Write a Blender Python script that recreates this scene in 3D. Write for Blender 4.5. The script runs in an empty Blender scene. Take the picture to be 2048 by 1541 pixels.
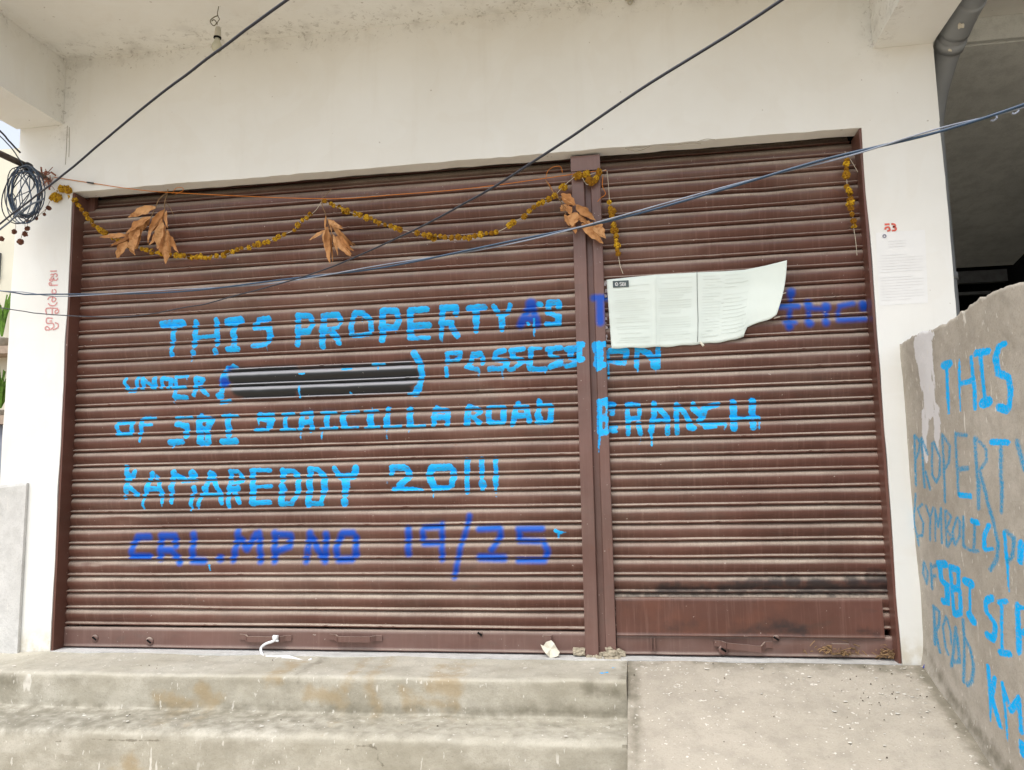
import bpy, bmesh, math, random
import numpy as np
from mathutils import Matrix, Vector

random.seed(7)
RNG = np.random.default_rng(11)
SC = bpy.context.scene
COL = SC.collection

# ------------------------------------------------------------------ camera, sky, sun, exposure
YAW, PITCH, ROLL = 0.15299, 0.11843, 0.01939
CAM = np.array([2.80139, -3.51196, 0.76978])
FPX = 1580.0


def cam_axes():
    cy, sy = math.cos(YAW), math.sin(YAW)
    fwd = np.array([-sy * math.cos(PITCH), cy * math.cos(PITCH), math.sin(PITCH)])
    right = np.array([cy, sy, 0.0])
    down = np.cross(fwd, right)
    cr, sr = math.cos(ROLL), math.sin(ROLL)
    return np.array([cr * right + sr * down, -sr * right + cr * down, fwd])


RC = cam_axes()
cd = bpy.data.cameras.new('camera')
cam = bpy.data.objects.new('camera', cd)
COL.objects.link(cam)
cd.sensor_fit = 'HORIZONTAL'
cd.sensor_width = 36.0
cd.lens = FPX / 2048 * 36.0
cd.clip_start = 0.05
cd.clip_end = 400
m3 = Matrix(((RC[0][0], -RC[1][0], -RC[2][0]), (RC[0][1], -RC[1][1], -RC[2][1]), (RC[0][2], -RC[1][2], -RC[2][2])))
cam.matrix_world = Matrix.Translation(Vector(CAM)) @ m3.to_4x4()
SC.camera = cam

SUN_EL, SUN_AZ = math.radians(62), math.radians(200)     # azimuth measured from +Y towards +X
w = bpy.data.worlds.new('World')
SC.world = w
w.use_nodes = True
wn = w.node_tree
for n in list(wn.nodes):
    wn.nodes.remove(n)
sky = wn.nodes.new('ShaderNodeTexSky')
sky.sky_type = 'NISHITA'
sky.sun_disc = False
sky.sun_elevation = SUN_EL
sky.sun_rotation = SUN_AZ
sky.dust_density = 3.0
hs = wn.nodes.new('ShaderNodeHueSaturation')            # a bright overcast: little blue left in it
hs.inputs['Saturation'].default_value = 0.36
bg = wn.nodes.new('ShaderNodeBackground')
bg.inputs['Strength'].default_value = 0.15
wo = wn.nodes.new('ShaderNodeOutputWorld')
wn.links.new(sky.outputs[0], hs.inputs['Color'])
wn.links.new(hs.outputs[0], bg.inputs['Color'])
wn.links.new(bg.outputs[0], wo.inputs[0])

sl = bpy.data.lights.new('sun', 'SUN')
sl.energy = 0.75
sl.angle = math.radians(40)
sl.color = (1.0, 0.99, 0.955)
sun = bpy.data.objects.new('sun', sl)
COL.objects.link(sun)
sd_ = Vector((math.sin(SUN_AZ) * math.cos(SUN_EL), math.cos(SUN_AZ) * math.cos(SUN_EL), math.sin(SUN_EL)))
sun.rotation_euler = sd_.to_track_quat('Z', 'Y').to_euler()

SC.view_settings.view_transform = 'Standard'
SC.view_settings.look = 'None'
SC.view_settings.exposure = 1.02
SC.view_settings.gamma = 1.0
SC.view_settings.use_curve_mapping = False


# ------------------------------------------------------------------ helpers
def un(px, py, ax, v):
    """pixel of the 2048-wide photograph -> point of the plane  axis[ax] = v"""
    d = RC.T @ np.array([(px - 1024) / FPX, (py - 770.5) / FPX, 1.0])
    t = (v - CAM[ax]) / d[ax]
    return CAM + t * d


WLOC = {}


def link(o, parent=None, loc=(0, 0, 0)):
    COL.objects.link(o)
    loc = np.array(loc, float)
    if parent is not None:
        o.parent = parent
        o.location = tuple(loc - WLOC[parent.name])
    else:
        o.location = tuple(loc)
    WLOC[o.name] = loc
    return o


def tag(o, label=None, cat=None, group=None, kind=None):
    if label: o['label'] = label
    if cat: o['category'] = cat
    if group: o['group'] = group
    if kind: o['kind'] = kind
    return o


def empty(name, loc, label, cat, group=None):
    o = bpy.data.objects.new(name, None)
    o.empty_display_size = 0.1
    link(o, None, loc)
    return tag(o, label, cat, group)


def mesh_data(name, V, F, mat, smooth=False, loc=(0, 0, 0)):
    me = bpy.data.meshes.new(name)
    V = np.asarray(V, float) - np.array(loc, float)
    if isinstance(F, np.ndarray):
        nf, k = F.shape
        me.vertices.add(len(V))
        me.vertices.foreach_set('co', V.astype(np.float32).ravel())
        me.loops.add(nf * k)
        me.loops.foreach_set('vertex_index', F.astype(np.int32).ravel())
        me.polygons.add(nf)
        me.polygons.foreach_set('loop_start', (np.arange(nf) * k).astype(np.int32))
        me.polygons.foreach_set('loop_total', np.full(nf, k, np.int32))
        me.update(calc_edges=True)
        me.validate()
    else:
        me.from_pydata([tuple(v) for v in V], [], F)
        me.update()
    if smooth:
        me.polygons.foreach_set('use_smooth', np.ones(len(me.polygons), bool))
    if mat is not None:
        me.materials.append(mat)
    return me


def obj(name, V, F, mat, parent=None, loc=None, smooth=False):
    V = np.asarray(V, float)
    if loc is None:
        loc = WLOC[parent.name] if parent is not None else (V.min(0) + V.max(0)) / 2 * np.array([1, 1, 0]) + np.array([0, 0, V[:, 2].min()])
    me = mesh_data(name, V, F, mat, smooth, loc)
    o = bpy.data.objects.new(name, me)
    return link(o, parent, loc)


class MB:
    def __init__(self):
        self.V = []
        self.F = []

    def add(self, V, F):
        k = len(self.V)
        self.V += [tuple(v) for v in V]
        self.F += [tuple(i + k for i in f) for f in F]
        return self

    def box(self, x0, x1, y0, y1, z0, z1):
        V = [(x, y, z) for x in (x0, x1) for y in (y0, y1) for z in (z0, z1)]
        return self.add(V, [(0, 1, 3, 2), (4, 6, 7, 5), (0, 4, 5, 1), (2, 3, 7, 6), (0, 2, 6, 4), (1, 5, 7, 3)])

    def tube(self, path, r, seg=8, cap=True):
        P = np.asarray(path, float)
        n = len(P)
        r = np.broadcast_to(np.asarray(r, float), (n,))
        T = np.gradient(P, axis=0)
        T /= np.linalg.norm(T, axis=1)[:, None] + 1e-12
        ref = np.array([0, 0, 1.0]) if abs(T[0][2]) < 0.9 else np.array([1.0, 0, 0])
        u = np.cross(T[0], ref)
        u /= np.linalg.norm(u)
        V = []
        for i in range(n):
            u = u - T[i] * np.dot(u, T[i])
            u /= np.linalg.norm(u) + 1e-12
            v = np.cross(T[i], u)
            for k in range(seg):
                a = 2 * math.pi * k / seg
                V.append(P[i] + r[i] * (math.cos(a) * u + math.sin(a) * v))
        F = []
        for i in range(n - 1):
            for k in range(seg):
                a, b = i * seg + k, i * seg + (k + 1) % seg
                F.append((a, b, b + seg, a + seg))
        if cap:
            F.append(tuple(range(seg))[::-1])
            F.append(tuple(range((n - 1) * seg, n * seg)))
        return self.add(V, F)

    def lathe(self, prof, c, axis=(0, 0, 1), seg=20):
        """prof: list of (radius, height along the axis)"""
        a = Vector(axis).normalized()
        u = a.orthogonal().normalized()
        v = a.cross(u)
        V = []
        for r, h in prof:
            for k in range(seg):
                t = 2 * math.pi * k / seg
                V.append(tuple(Vector(c) + a * h + (u * math.cos(t) + v * math.sin(t)) * r))
        F = []
        for i in range(len(prof) - 1):
            for k in range(seg):
                p, q = i * seg + k, i * seg + (k + 1) % seg
                F.append((p, q, q + seg, p + seg))
        F.append(tuple(range(seg))[::-1])
        F.append(tuple(range((len(prof) - 1) * seg, len(prof) * seg)))
        return self.add(V, F)

    def ribbon(self, pts, wd, nrm=(0, -1, 0), lift=0.0):
        P = np.asarray(pts, float) + np.array(nrm) * lift
        T = np.gradient(P, axis=0)
        S = np.cross(T, np.array(nrm, float))
        S /= np.linalg.norm(S, axis=1)[:, None] + 1e-12
        V = []
        for p, s in zip(P, S):
            V += [p - s * wd / 2, p + s * wd / 2]
        F = [(2 * i, 2 * i + 1, 2 * i + 3, 2 * i + 2) for i in range(len(P) - 1)]
        return self.add(V, F)

    def build(self, name, mat, parent=None, loc=None, smooth=False):
        return obj(name, self.V, self.F, mat, parent, loc, smooth)


def smoothpath(pts, n=8):
    """Catmull-Rom through the points"""
    P = [np.array(p, float) for p in pts]
    P = [2 * P[0] - P[1]] + P + [2 * P[-1] - P[-2]]
    out = []
    for i in range(1, len(P) - 2):
        for k in range(n):
            t = k / n
            a, b, c, d = P[i - 1:i + 3]
            out.append(0.5 * ((2 * b) + (-a + c) * t + (2 * a - 5 * b + 4 * c - d) * t * t + (-a + 3 * b - 3 * c + d) * t ** 3))
    out.append(P[-2])
    return np.array(out)


def vnoise(x, seed=0, octaves=3):
    """smooth 1-d noise"""
    x = np.asarray(x, float)
    r = np.random.default_rng(seed)
    t = np.zeros_like(x)
    a = 1.0
    for o in range(octaves):
        tab = r.uniform(-1, 1, 4096)
        xi = np.floor(x).astype(int)
        f = x - xi
        f = f * f * (3 - 2 * f)
        t += a * (tab[xi % 4096] * (1 - f) + tab[(xi + 1) % 4096] * f)
        x = x * 2.03 + 17.3
        a *= 0.5
    return t


def vnoise2(x, y, seed=0, octaves=3):
    r = np.random.default_rng(seed)
    x = np.asarray(x, float); y = np.asarray(y, float)
    t = np.zeros(np.broadcast(x, y).shape)
    a = 1.0
    for o in range(octaves):
        tab = r.uniform(-1, 1, (256, 256))
        xi = np.floor(x).astype(int); yi = np.floor(y).astype(int)
        fx = x - xi; fy = y - yi
        fx = fx * fx * (3 - 2 * fx); fy = fy * fy * (3 - 2 * fy)
        g = lambda i, j: tab[(xi + i) % 256, (yi + j) % 256]
        t = t + a * ((g(0, 0) * (1 - fx) + g(1, 0) * fx) * (1 - fy) + (g(0, 1) * (1 - fx) + g(1, 1) * fx) * fy)
        x = x * 2.07 + 5.1; y = y * 2.07 + 9.7
        a *= 0.5
    return t


def grid_faces(nr, nc):
    i = np.arange(nr - 1)[:, None] * nc + np.arange(nc - 1)[None, :]
    return np.stack([i, i + 1, i + nc + 1, i + nc], -1).reshape(-1, 4)


def set_attr(o, name, arr):
    a = o.data.attributes.new(name, 'FLOAT', 'POINT')
    a.data.foreach_set('value', np.asarray(arr, np.float32))


def sdf(P2, strokes, clip=0.08):
    """signed distance (m) of 2-d points to thick polylines [(pts Nx2, radii N)]"""
    sdv = np.full(len(P2), clip)
    for pts, rad in strokes:
        if len(pts) == 1:
            pts = np.vstack([pts, pts + 1e-5]); rad = np.array([rad[0], rad[0]])
        for a, b, ra, rb in zip(pts[:-1], pts[1:], rad[:-1], rad[1:]):
            m = max(ra, rb) + clip
            lo = np.minimum(a, b) - m
            hi = np.maximum(a, b) + m
            sel = np.nonzero((P2[:, 0] > lo[0]) & (P2[:, 0] < hi[0]) & (P2[:, 1] > lo[1]) & (P2[:, 1] < hi[1]))[0]
            if not len(sel):
                continue
            q = P2[sel]
            ab = b - a
            t = np.clip(((q - a) @ ab) / (ab @ ab + 1e-12), 0, 1)
            d = np.linalg.norm(q - (a + t[:, None] * ab), axis=1) - (ra + (rb - ra) * t)
            sdv[sel] = np.minimum(sdv[sel], d)
    return sdv


def strokes_px(spec, ax, v, axes2):
    """spec: list of (x0, y0, scale, 'w:x,y x,y|x,y;w:...') in enlarged-photo coordinates -> 2-d strokes on a plane"""
    out = []
    for x0, y0, s, txt in spec:
        for grp in txt.replace('\n', '').split(';'):
            grp = grp.strip()
            if not grp:
                continue
            wd, rest = grp.split(':')
            for pl in rest.split('|'):
                pts, rad = [], []
                for tok in pl.split():
                    c = [float(k) for k in tok.split(',')]
                    ww = c[2] if len(c) > 2 else float(wd)
                    px, py = x0 + c[0] / s, y0 + c[1] / s
                    p = un(px, py, ax, v)
                    q = un(px, py + 1, ax, v)
                    pts.append(p[list(axes2)])
                    rad.append(0.48 * ww / s * abs(q[2] - p[2]) if ax == 0 else 0.53 * ww / s * np.linalg.norm(q - p))
                out.append((np.array(pts), np.array(rad)))
    return out


# ------------------------------------------------------------------ materials
class Mat:
    def __init__(self, name, rough=0.7, spec=0.3):
        self.m = bpy.data.materials.new(name)
        self.m.use_nodes = True
        self.nt = self.m.node_tree
        self.b = self.nt.nodes['Principled BSDF']
        self.b.inputs['Roughness'].default_value = rough
        self.b.inputs['Specular IOR Level'].default_value = spec
        self.geo = self.nt.nodes.new('ShaderNodeNewGeometry')
        self.pos = self.geo.outputs['Position']

    def n(self, t, **kw):
        nd = self.nt.nodes.new(t)
        for k, v in kw.items():
            setattr(nd, k, v)
        return nd

    def put(self, sock, v):
        if isinstance(v, bpy.types.NodeSocket):
            self.nt.links.new(v, sock)
        elif isinstance(v, (tuple, list)) and len(v) == 3 and sock.type == 'RGBA':
            sock.default_value = (*v, 1)
        else:
            sock.default_value = v

    def noise(self, scale, detail=4, rough=0.55, vec=None, dist=0.0, stretch=None):
        nd = self.n('ShaderNodeTexNoise')
        v = self.pos if vec is None else vec
        if stretch:
            mp = self.n('ShaderNodeMapping')
            self.put(mp.inputs['Vector'], v)
            mp.inputs['Scale'].default_value = stretch
            v = mp.outputs[0]
        self.put(nd.inputs['Vector'], v)
        nd.inputs['Scale'].default_value = scale
        nd.inputs['Detail'].default_value = detail
        nd.inputs['Roughness'].default_value = rough
        nd.inputs['Distortion'].default_value = dist
        return nd.outputs['Fac']

    def ramp(self, v, lo, hi, a=0.0, b=1.0, smooth=True):
        nd = self.n('ShaderNodeMapRange', interpolation_type='SMOOTHSTEP' if smooth else 'LINEAR')
        self.put(nd.inputs['Value'], v)
        self.put(nd.inputs['From Min'], lo)
        self.put(nd.inputs['From Max'], hi)
        nd.inputs['To Min'].default_value = a
        nd.inputs['To Max'].default_value = b
        return nd.outputs[0]

    def math(self, op, a, b=0.0):
        nd = self.n('ShaderNodeMath', operation=op)
        self.put(nd.inputs[0], a)
        self.put(nd.inputs[1], b)
        return nd.outputs[0]

    def mix(self, f, a, b):
        nd = self.n('ShaderNodeMix', data_type='RGBA')
        self.put(nd.inputs[0], f)
        self.put(nd.inputs[6], a)
        self.put(nd.inputs[7], b)
        return nd.outputs[2]

    def attr(self, name):
        return self.n('ShaderNodeAttribute', attribute_name=name).outputs['Fac']

    def xyz(self, v=None):
        nd = self.n('ShaderNodeSeparateXYZ')
        self.put(nd.inputs[0], self.pos if v is None else v)
        return nd.outputs

    def bump(self, h, strength=0.3, dist=0.01):
        nd = self.n('ShaderNodeBump')
        nd.inputs['Strength'].default_value = strength
        nd.inputs['Distance'].default_value = dist
        self.put(nd.inputs['Height'], h)
        self.put(self.b.inputs['Normal'], nd.outputs[0])

    def color(self, c):
        self.put(self.b.inputs['Base Color'], c)
        return self

    def rough(self, r):
        self.put(self.b.inputs['Roughness'], r)


def simple(name, c, rough=0.6, spec=0.3, var=0.25, scale=20, metal=0.0):
    M = Mat(name, rough, spec)
    c2 = tuple(k * (1 - var) for k in c)
    M.color(M.mix(M.ramp(M.noise(scale), 0.35, 0.7), c, c2))
    M.b.inputs['Metallic'].default_value = metal
    return M.m


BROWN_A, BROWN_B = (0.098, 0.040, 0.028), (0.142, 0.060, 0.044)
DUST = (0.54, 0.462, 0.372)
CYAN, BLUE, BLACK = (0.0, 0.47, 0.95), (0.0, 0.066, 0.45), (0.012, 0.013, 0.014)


def shutter_mat(name, attrs=(), dust=1.0, rustp=0.0, veil0=0.0):
    M = Mat(name, 0.42, 0.4)
    x, y, z = M.xyz()
    base = M.mix(M.ramp(M.noise(2.2, 5), 0.35, 0.68), BROWN_A, BROWN_B)
    streak = M.noise(1.0, 5, 0.65, stretch=(70, 1, 3.0))
    base = M.mix(M.math('MULTIPLY', M.ramp(streak, 0.48, 0.75), 0.30), base, (0.26, 0.15, 0.12))
    grime = M.ramp(M.noise(5.5, 6, 0.6, stretch=(1, 1, 2.5)), 0.56, 0.74)
    base = M.mix(M.math('MULTIPLY', grime, 0.4), base, (0.06, 0.045, 0.036))
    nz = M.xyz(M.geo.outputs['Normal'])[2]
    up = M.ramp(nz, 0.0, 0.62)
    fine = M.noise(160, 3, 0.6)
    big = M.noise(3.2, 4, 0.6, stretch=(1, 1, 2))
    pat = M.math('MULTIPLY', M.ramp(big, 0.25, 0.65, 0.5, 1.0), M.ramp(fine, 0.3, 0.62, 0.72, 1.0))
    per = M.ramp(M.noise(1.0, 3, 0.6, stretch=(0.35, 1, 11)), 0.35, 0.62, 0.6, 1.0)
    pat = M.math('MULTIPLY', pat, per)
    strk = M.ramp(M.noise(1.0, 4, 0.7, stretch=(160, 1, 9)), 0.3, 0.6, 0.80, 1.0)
    dust_light = M.math('MULTIPLY', M.math('MULTIPLY', up, pat), M.math('MULTIPLY', strk, 0.96 * dust))  # dust on upward faces, strengthened to stand in for top light too
    col = M.mix(dust_light, base, DUST)
    # pale veil of dust over everything, in drifts
    veil = M.math('MULTIPLY', M.ramp(M.noise(1.6, 5, 0.62), 0.42, 0.75), 0.10 * dust)
    col = M.mix(veil, col, DUST)
    if veil0:
        col = M.mix(M.ramp(M.noise(7, 5, 0.6), 0.3, 0.7, veil0 * 0.6, veil0), col, (0.30, 0.225, 0.205))
    rough = M.ramp(dust_light, 0.0, 0.8, 0.36, 0.85)
    edge = M.math('SUBTRACT', M.noise(120, 3, 0.6), 0.5)
    paint_any = None
    for a in attrs:
        sdv = M.attr(a)
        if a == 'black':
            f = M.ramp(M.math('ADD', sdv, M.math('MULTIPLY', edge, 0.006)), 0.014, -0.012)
            c = M.mix(M.math('MULTIPLY', M.ramp(nz, 0.05, 0.5), 0.9), BLACK, (0.44, 0.44, 0.46))  # grey highlight painted on upward faces of the black
        elif a == 'blue':
            f = M.math('MULTIPLY', M.ramp(M.math('ADD', sdv, M.math('MULTIPLY', edge, 0.007)), 0.011, -0.011), 1.0)
            c = M.mix(M.math('MULTIPLY', dust_light, 0.45), BLUE, (0.01, 0.26, 0.74))  # lighter blue painted as a highlight on upward faces
        elif a == 'soot':
            f = M.math('MULTIPLY', M.ramp(M.math('ADD', sdv, M.math('MULTIPLY', M.math('SUBTRACT', M.noise(30, 4), 0.5), 0.07)), 0.02, -0.03), 0.8)
            c = (0.02, 0.02, 0.022)
        else:
            ed2 = M.math('SUBTRACT', M.noise(60, 4, 0.65, stretch=(1, 1, 2.2)), 0.5)
            f = M.ramp(M.math('ADD', M.math('ADD', sdv, M.math('MULTIPLY', ed2, 0.012)), M.math('MULTIPLY', M.math('SUBTRACT', M.noise(24, 2), 0.5), 0.012)), 0.0018, -0.0018)
            thin = M.ramp(M.noise(45, 4, 0.6, stretch=(1, 1, 3)), 0.32, 0.48, 0.5, 1.0)
            f = M.math('MULTIPLY', f, thin)
            pv = M.mix(M.ramp(M.noise(28, 3), 0.35, 0.65), CYAN, (0.0, 0.40, 0.88))
            c = M.mix(M.math('MULTIPLY', dust_light, 0.3), pv, (0.06, 0.60, 0.97))  # brighter cyan put into upward faces in place of top light
        col = M.mix(f, col, c)
    if attrs and not rustp:
        rs = M.math('MULTIPLY', M.ramp(M.noise(13, 5, 0.65), 0.63, 0.70), M.ramp(M.noise(1.7, 2), 0.5, 0.62))
        col = M.mix(M.math('MULTIPLY', rs, 0.55), col, (0.17, 0.065, 0.032))
    if rustp:
        rf = M.ramp(M.noise(4, 6, 0.6), 0.45, 0.7)
        col = M.mix(M.math('MULTIPLY', rf, rustp), col, (0.165, 0.062, 0.038))
    chip = M.ramp(M.noise(75, 2, 0.5), 0.735, 0.76)
    col = M.mix(M.math('MULTIPLY', chip, 0.6), col, (0.5, 0.43, 0.37))
    M.color(col)
    M.rough(rough)
    M.bump(M.math('ADD', M.noise(9, 3), M.math('MULTIPLY', M.noise(220, 2), 0.12)), 0.22, 0.004)
    return M.m


def plaster_mat():
    M = Mat('plaster_white', 0.85, 0.2)
    x, y, z = M.xyz()
    nz = M.xyz(M.geo.outputs['Normal'])[2]
    base = M.mix(M.ramp(M.noise(1.1, 5, 0.6), 0.3, 0.72), (0.79, 0.795, 0.765), (0.735, 0.73, 0.685))
    base = M.mix(M.math('MULTIPLY', M.ramp(M.noise(1, 5, 0.6, stretch=(9, 9, 0.8)), 0.52, 0.8), 0.22), base, (0.60, 0.56, 0.48))
    base = M.mix(M.math('MULTIPLY', M.ramp(M.noise(2.6, 3, 0.5, dist=1.5), 0.50, 0.56), 0.10), base, (0.66, 0.62, 0.54))
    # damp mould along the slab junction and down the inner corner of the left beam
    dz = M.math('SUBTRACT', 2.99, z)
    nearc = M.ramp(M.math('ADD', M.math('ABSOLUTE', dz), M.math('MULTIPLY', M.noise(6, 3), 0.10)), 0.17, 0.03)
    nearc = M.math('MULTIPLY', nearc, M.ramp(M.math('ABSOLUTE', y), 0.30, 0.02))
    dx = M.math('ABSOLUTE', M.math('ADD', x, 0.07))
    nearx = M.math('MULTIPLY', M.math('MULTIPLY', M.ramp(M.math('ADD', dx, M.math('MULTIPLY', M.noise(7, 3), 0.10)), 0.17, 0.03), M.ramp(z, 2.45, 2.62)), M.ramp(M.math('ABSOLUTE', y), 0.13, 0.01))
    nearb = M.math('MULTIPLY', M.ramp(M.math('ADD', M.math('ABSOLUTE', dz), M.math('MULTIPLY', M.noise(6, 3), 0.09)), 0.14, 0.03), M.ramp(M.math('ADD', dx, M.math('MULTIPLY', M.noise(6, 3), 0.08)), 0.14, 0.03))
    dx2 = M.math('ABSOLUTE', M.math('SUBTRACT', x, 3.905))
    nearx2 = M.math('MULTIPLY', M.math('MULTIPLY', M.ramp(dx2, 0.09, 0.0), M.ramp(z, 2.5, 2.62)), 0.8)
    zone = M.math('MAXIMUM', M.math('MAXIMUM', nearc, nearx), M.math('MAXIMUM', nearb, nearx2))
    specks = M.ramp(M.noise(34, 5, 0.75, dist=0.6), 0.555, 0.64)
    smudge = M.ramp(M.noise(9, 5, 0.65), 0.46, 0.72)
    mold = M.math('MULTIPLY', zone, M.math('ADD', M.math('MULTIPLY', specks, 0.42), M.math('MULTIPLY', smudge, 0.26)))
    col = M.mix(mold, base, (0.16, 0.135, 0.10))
    # a few stray specks on the wall
    sp = M.ramp(M.noise(42, 1, 0.4), 0.78, 0.80)
    col = M.mix(M.math('MULTIPLY', sp, 0.5), col, (0.3, 0.25, 0.2))
    # splash dirt at the foot of the columns
    foot = M.math('MULTIPLY', M.ramp(z, 0.16, 0.0), M.ramp(M.noise(14, 5, 0.6), 0.32, 0.62))
    col = M.mix(M.math('MULTIPLY', foot, 0.65), col, (0.52, 0.46, 0.33))
    M.color(col)
    M.bump(M.math('ADD', M.noise(3.0, 4), M.math('MULTIPLY', M.noise(55, 3), 0.12)), 0.25, 0.012)
    return M.m


def cement_mat(name, c1, c2, attrs=(), flecks=0.5, vertical=False, grime=0.5):
    M = Mat(name, 0.9, 0.15)
    nz = M.xyz(M.geo.outputs['Normal'])[2]
    base = M.mix(M.ramp(M.noise(2.4, 7, 0.62), 0.3, 0.7), c1, c2)
    base = M.mix(M.math('MULTIPLY', M.ramp(M.noise(13, 5, 0.65), 0.42, 0.66), 0.35), base, tuple(k * 0.66 for k in c2))
    base = M.mix(M.math('MULTIPLY', M.ramp(M.noise(170, 2, 0.5), 0.5, 0.72), 0.25), base, tuple(k * 0.55 for k in c2))
    if grime:
        side = M.ramp(nz, 0.75, 0.25)
        gm = M.math('MULTIPLY', side, M.ramp(M.noise(5, 6, 0.65, stretch=(1, 1, 1.6)), 0.3, 0.62))
        base = M.mix(M.math('MULTIPLY', gm, grime), base, (0.20, 0.18, 0.125))
    for a in attrs:
        if a == 'ochre':
            f = M.ramp(M.math('ADD', M.attr(a), M.math('MULTIPLY', M.math('SUBTRACT', M.noise(16, 5, 0.6), 0.5), 0.12)), 0.02, -0.03)
            base = M.mix(M.math('MULTIPLY', f, 0.55), base, (0.34, 0.245, 0.12))
        elif a == 'dirt':
            f = M.ramp(M.math('ADD', M.attr(a), M.math('MULTIPLY', M.math('SUBTRACT', M.noise(18, 5, 0.6), 0.5), 0.10)), 0.03, -0.03)
            base = M.mix(M.math('MULTIPLY', f, 0.8), base, (0.16, 0.145, 0.105))
        elif a == 'crack':
            f = M.ramp(M.math('ADD', M.attr(a), M.math('MULTIPLY', M.math('SUBTRACT', M.noise(40, 4, 0.7), 0.5), 0.02)), 0.002, -0.002)
            base = M.mix(M.math('MULTIPLY', f, 0.75), base, (0.17, 0.15, 0.11))
        elif a == 'white':
            f = M.ramp(M.math('ADD', M.attr(a), M.math('MULTIPLY', M.math('SUBTRACT', M.noise(26, 5, 0.7, stretch=(1, 1, 0.5)), 0.5), 0.05)), 0.002, -0.002)
            base = M.mix(f, base, M.mix(M.ramp(M.noise(22, 5, 0.7, stretch=(1, 1, 0.4)), 0.60, 0.68), (0.70, 0.69, 0.69), (0.42, 0.39, 0.35)))
    fl = M.noise(26, 3, 0.55, stretch=(1, 1, 0.28) if vertical else (1, 1, 1))
    fl2 = M.noise(7.0, 3, 0.6)
    ff = M.math('MULTIPLY', M.ramp(fl, 0.655, 0.70), M.ramp(fl2, 0.45, 0.60))
    sm = M.math('MULTIPLY', M.ramp(M.noise(70, 2, 0.5, stretch=(1, 1, 0.4) if vertical else (1, 1, 1)), 0.685, 0.715), 0.8)
    base = M.mix(M.math('MULTIPLY', M.math('MAXIMUM', ff, sm), flecks), base, (0.74, 0.71, 0.64))
    for a in attrs:
        if a == 'cyan':
            ed2 = M.math('SUBTRACT', M.noise(90, 4, 0.65), 0.5)
            f = M.ramp(M.math('ADD', M.attr(a), M.math('MULTIPLY', ed2, 0.012)), 0.002, -0.002)
            thin = M.ramp(M.noise(120, 4, 0.7), 0.36, 0.5, 0.6, 1.0)
            base = M.mix(M.math('MULTIPLY', f, thin), base, (0.0, 0.44, 0.95))
        elif a == 'thin':
            ed2 = M.math('SUBTRACT', M.noise(120, 4, 0.7), 0.5)
            f = M.ramp(M.math('ADD', M.attr(a), M.math('MULTIPLY', ed2, 0.014)), 0.004, -0.004)
            thin = M.ramp(M.noise(150, 4, 0.7), 0.36, 0.56, 0.35, 0.95)
            base = M.mix(M.math('MULTIPLY', f, thin), base, (0.01, 0.30, 0.56))
    M.color(base)
    M.bump(M.math('ADD', M.noise(7, 5, 0.6), M.math('MULTIPLY', M.noise(90, 4, 0.7), 0.35)), 0.45, 0.012)
    return M.m


MT = {}
MT['plaster'] = plaster_mat()
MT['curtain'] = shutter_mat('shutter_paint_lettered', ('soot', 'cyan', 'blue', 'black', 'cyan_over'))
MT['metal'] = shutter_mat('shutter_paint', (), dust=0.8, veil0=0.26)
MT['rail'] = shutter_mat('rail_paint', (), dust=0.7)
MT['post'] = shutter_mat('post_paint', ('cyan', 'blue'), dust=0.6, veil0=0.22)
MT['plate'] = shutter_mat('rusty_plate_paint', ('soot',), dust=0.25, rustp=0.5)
MT['step'] = cement_mat('step_cement', (0.52, 0.49, 0.415), (0.43, 0.40, 0.325), ('ochre', 'dirt', 'crack', 'cyan'), 0.6, True, 0.42)
MT['ramp'] = cement_mat('ramp_cement', (0.465, 0.42, 0.35), (0.405, 0.365, 0.30), ('dirt', 'cyan'), 0.95, False, 0.2)
MT['wall'] = cement_mat('wall_cement', (0.52, 0.475, 0.41), (0.42, 0.38, 0.32), ('dirt', 'white', 'cyan', 'thin'), 0.75, True, 0.12)
MT['whitewash'] = cement_mat('whitewashed_cement', (0.66, 0.655, 0.635), (0.55, 0.545, 0.52), (), 0.3, True, 0.05)
MT['ground'] = cement_mat('dusty_ground', (0.54, 0.455, 0.345), (0.44, 0.37, 0.275), (), 0.3, False, 0.0)
MT['greycement'] = cement_mat('grey_cement', (0.70, 0.72, 0.69), (0.56, 0.58, 0.56), (), 0.1, False, 0.0)
MT['dark'] = simple('dark_interior', (0.03, 0.03, 0.032), 0.9, 0.1)  # near-black colour standing in for shade in the unlit depth
MT['darkgrey'] = simple('dark_steel', (0.13, 0.135, 0.14), 0.6, 0.2)
MT['cable'] = simple('cable_black', (0.012, 0.014, 0.024), 0.33, 0.5, 0.2)
MT['cablegrey'] = simple('cable_grey', (0.10, 0.125, 0.16), 0.35, 0.5, 0.2)
MT['cablewhite'] = simple('cable_pale', (0.24, 0.27, 0.33), 0.5, 0.35, 0.2)
MT['cableblue'] = simple('cable_blue', (0.018, 0.05, 0.10), 0.35, 0.5, 0.2)
MT['rod'] = simple('rusty_rod', (0.12, 0.095, 0.08), 0.7, 0.3, 0.5, 40)
MT['pvc'] = simple('pvc_grey', (0.25, 0.265, 0.275), 0.4, 0.4, 0.15, 6)
MT['orange'] = simple('orange_thread', (0.62, 0.20, 0.035), 0.8, 0.1, 0.2)
MT['thread'] = simple('white_thread', (0.60, 0.54, 0.42), 0.85, 0.1, 0.2)
MT['cord'] = simple('white_cord', (0.82, 0.83, 0.84), 0.8, 0.1, 0.08)
MT['twig'] = simple('dry_twig', (0.30, 0.19, 0.10), 0.85, 0.1, 0.4)
MT['keyhole'] = simple('keyhole_black', (0.008, 0.008, 0.008), 0.8, 0.1)
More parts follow.
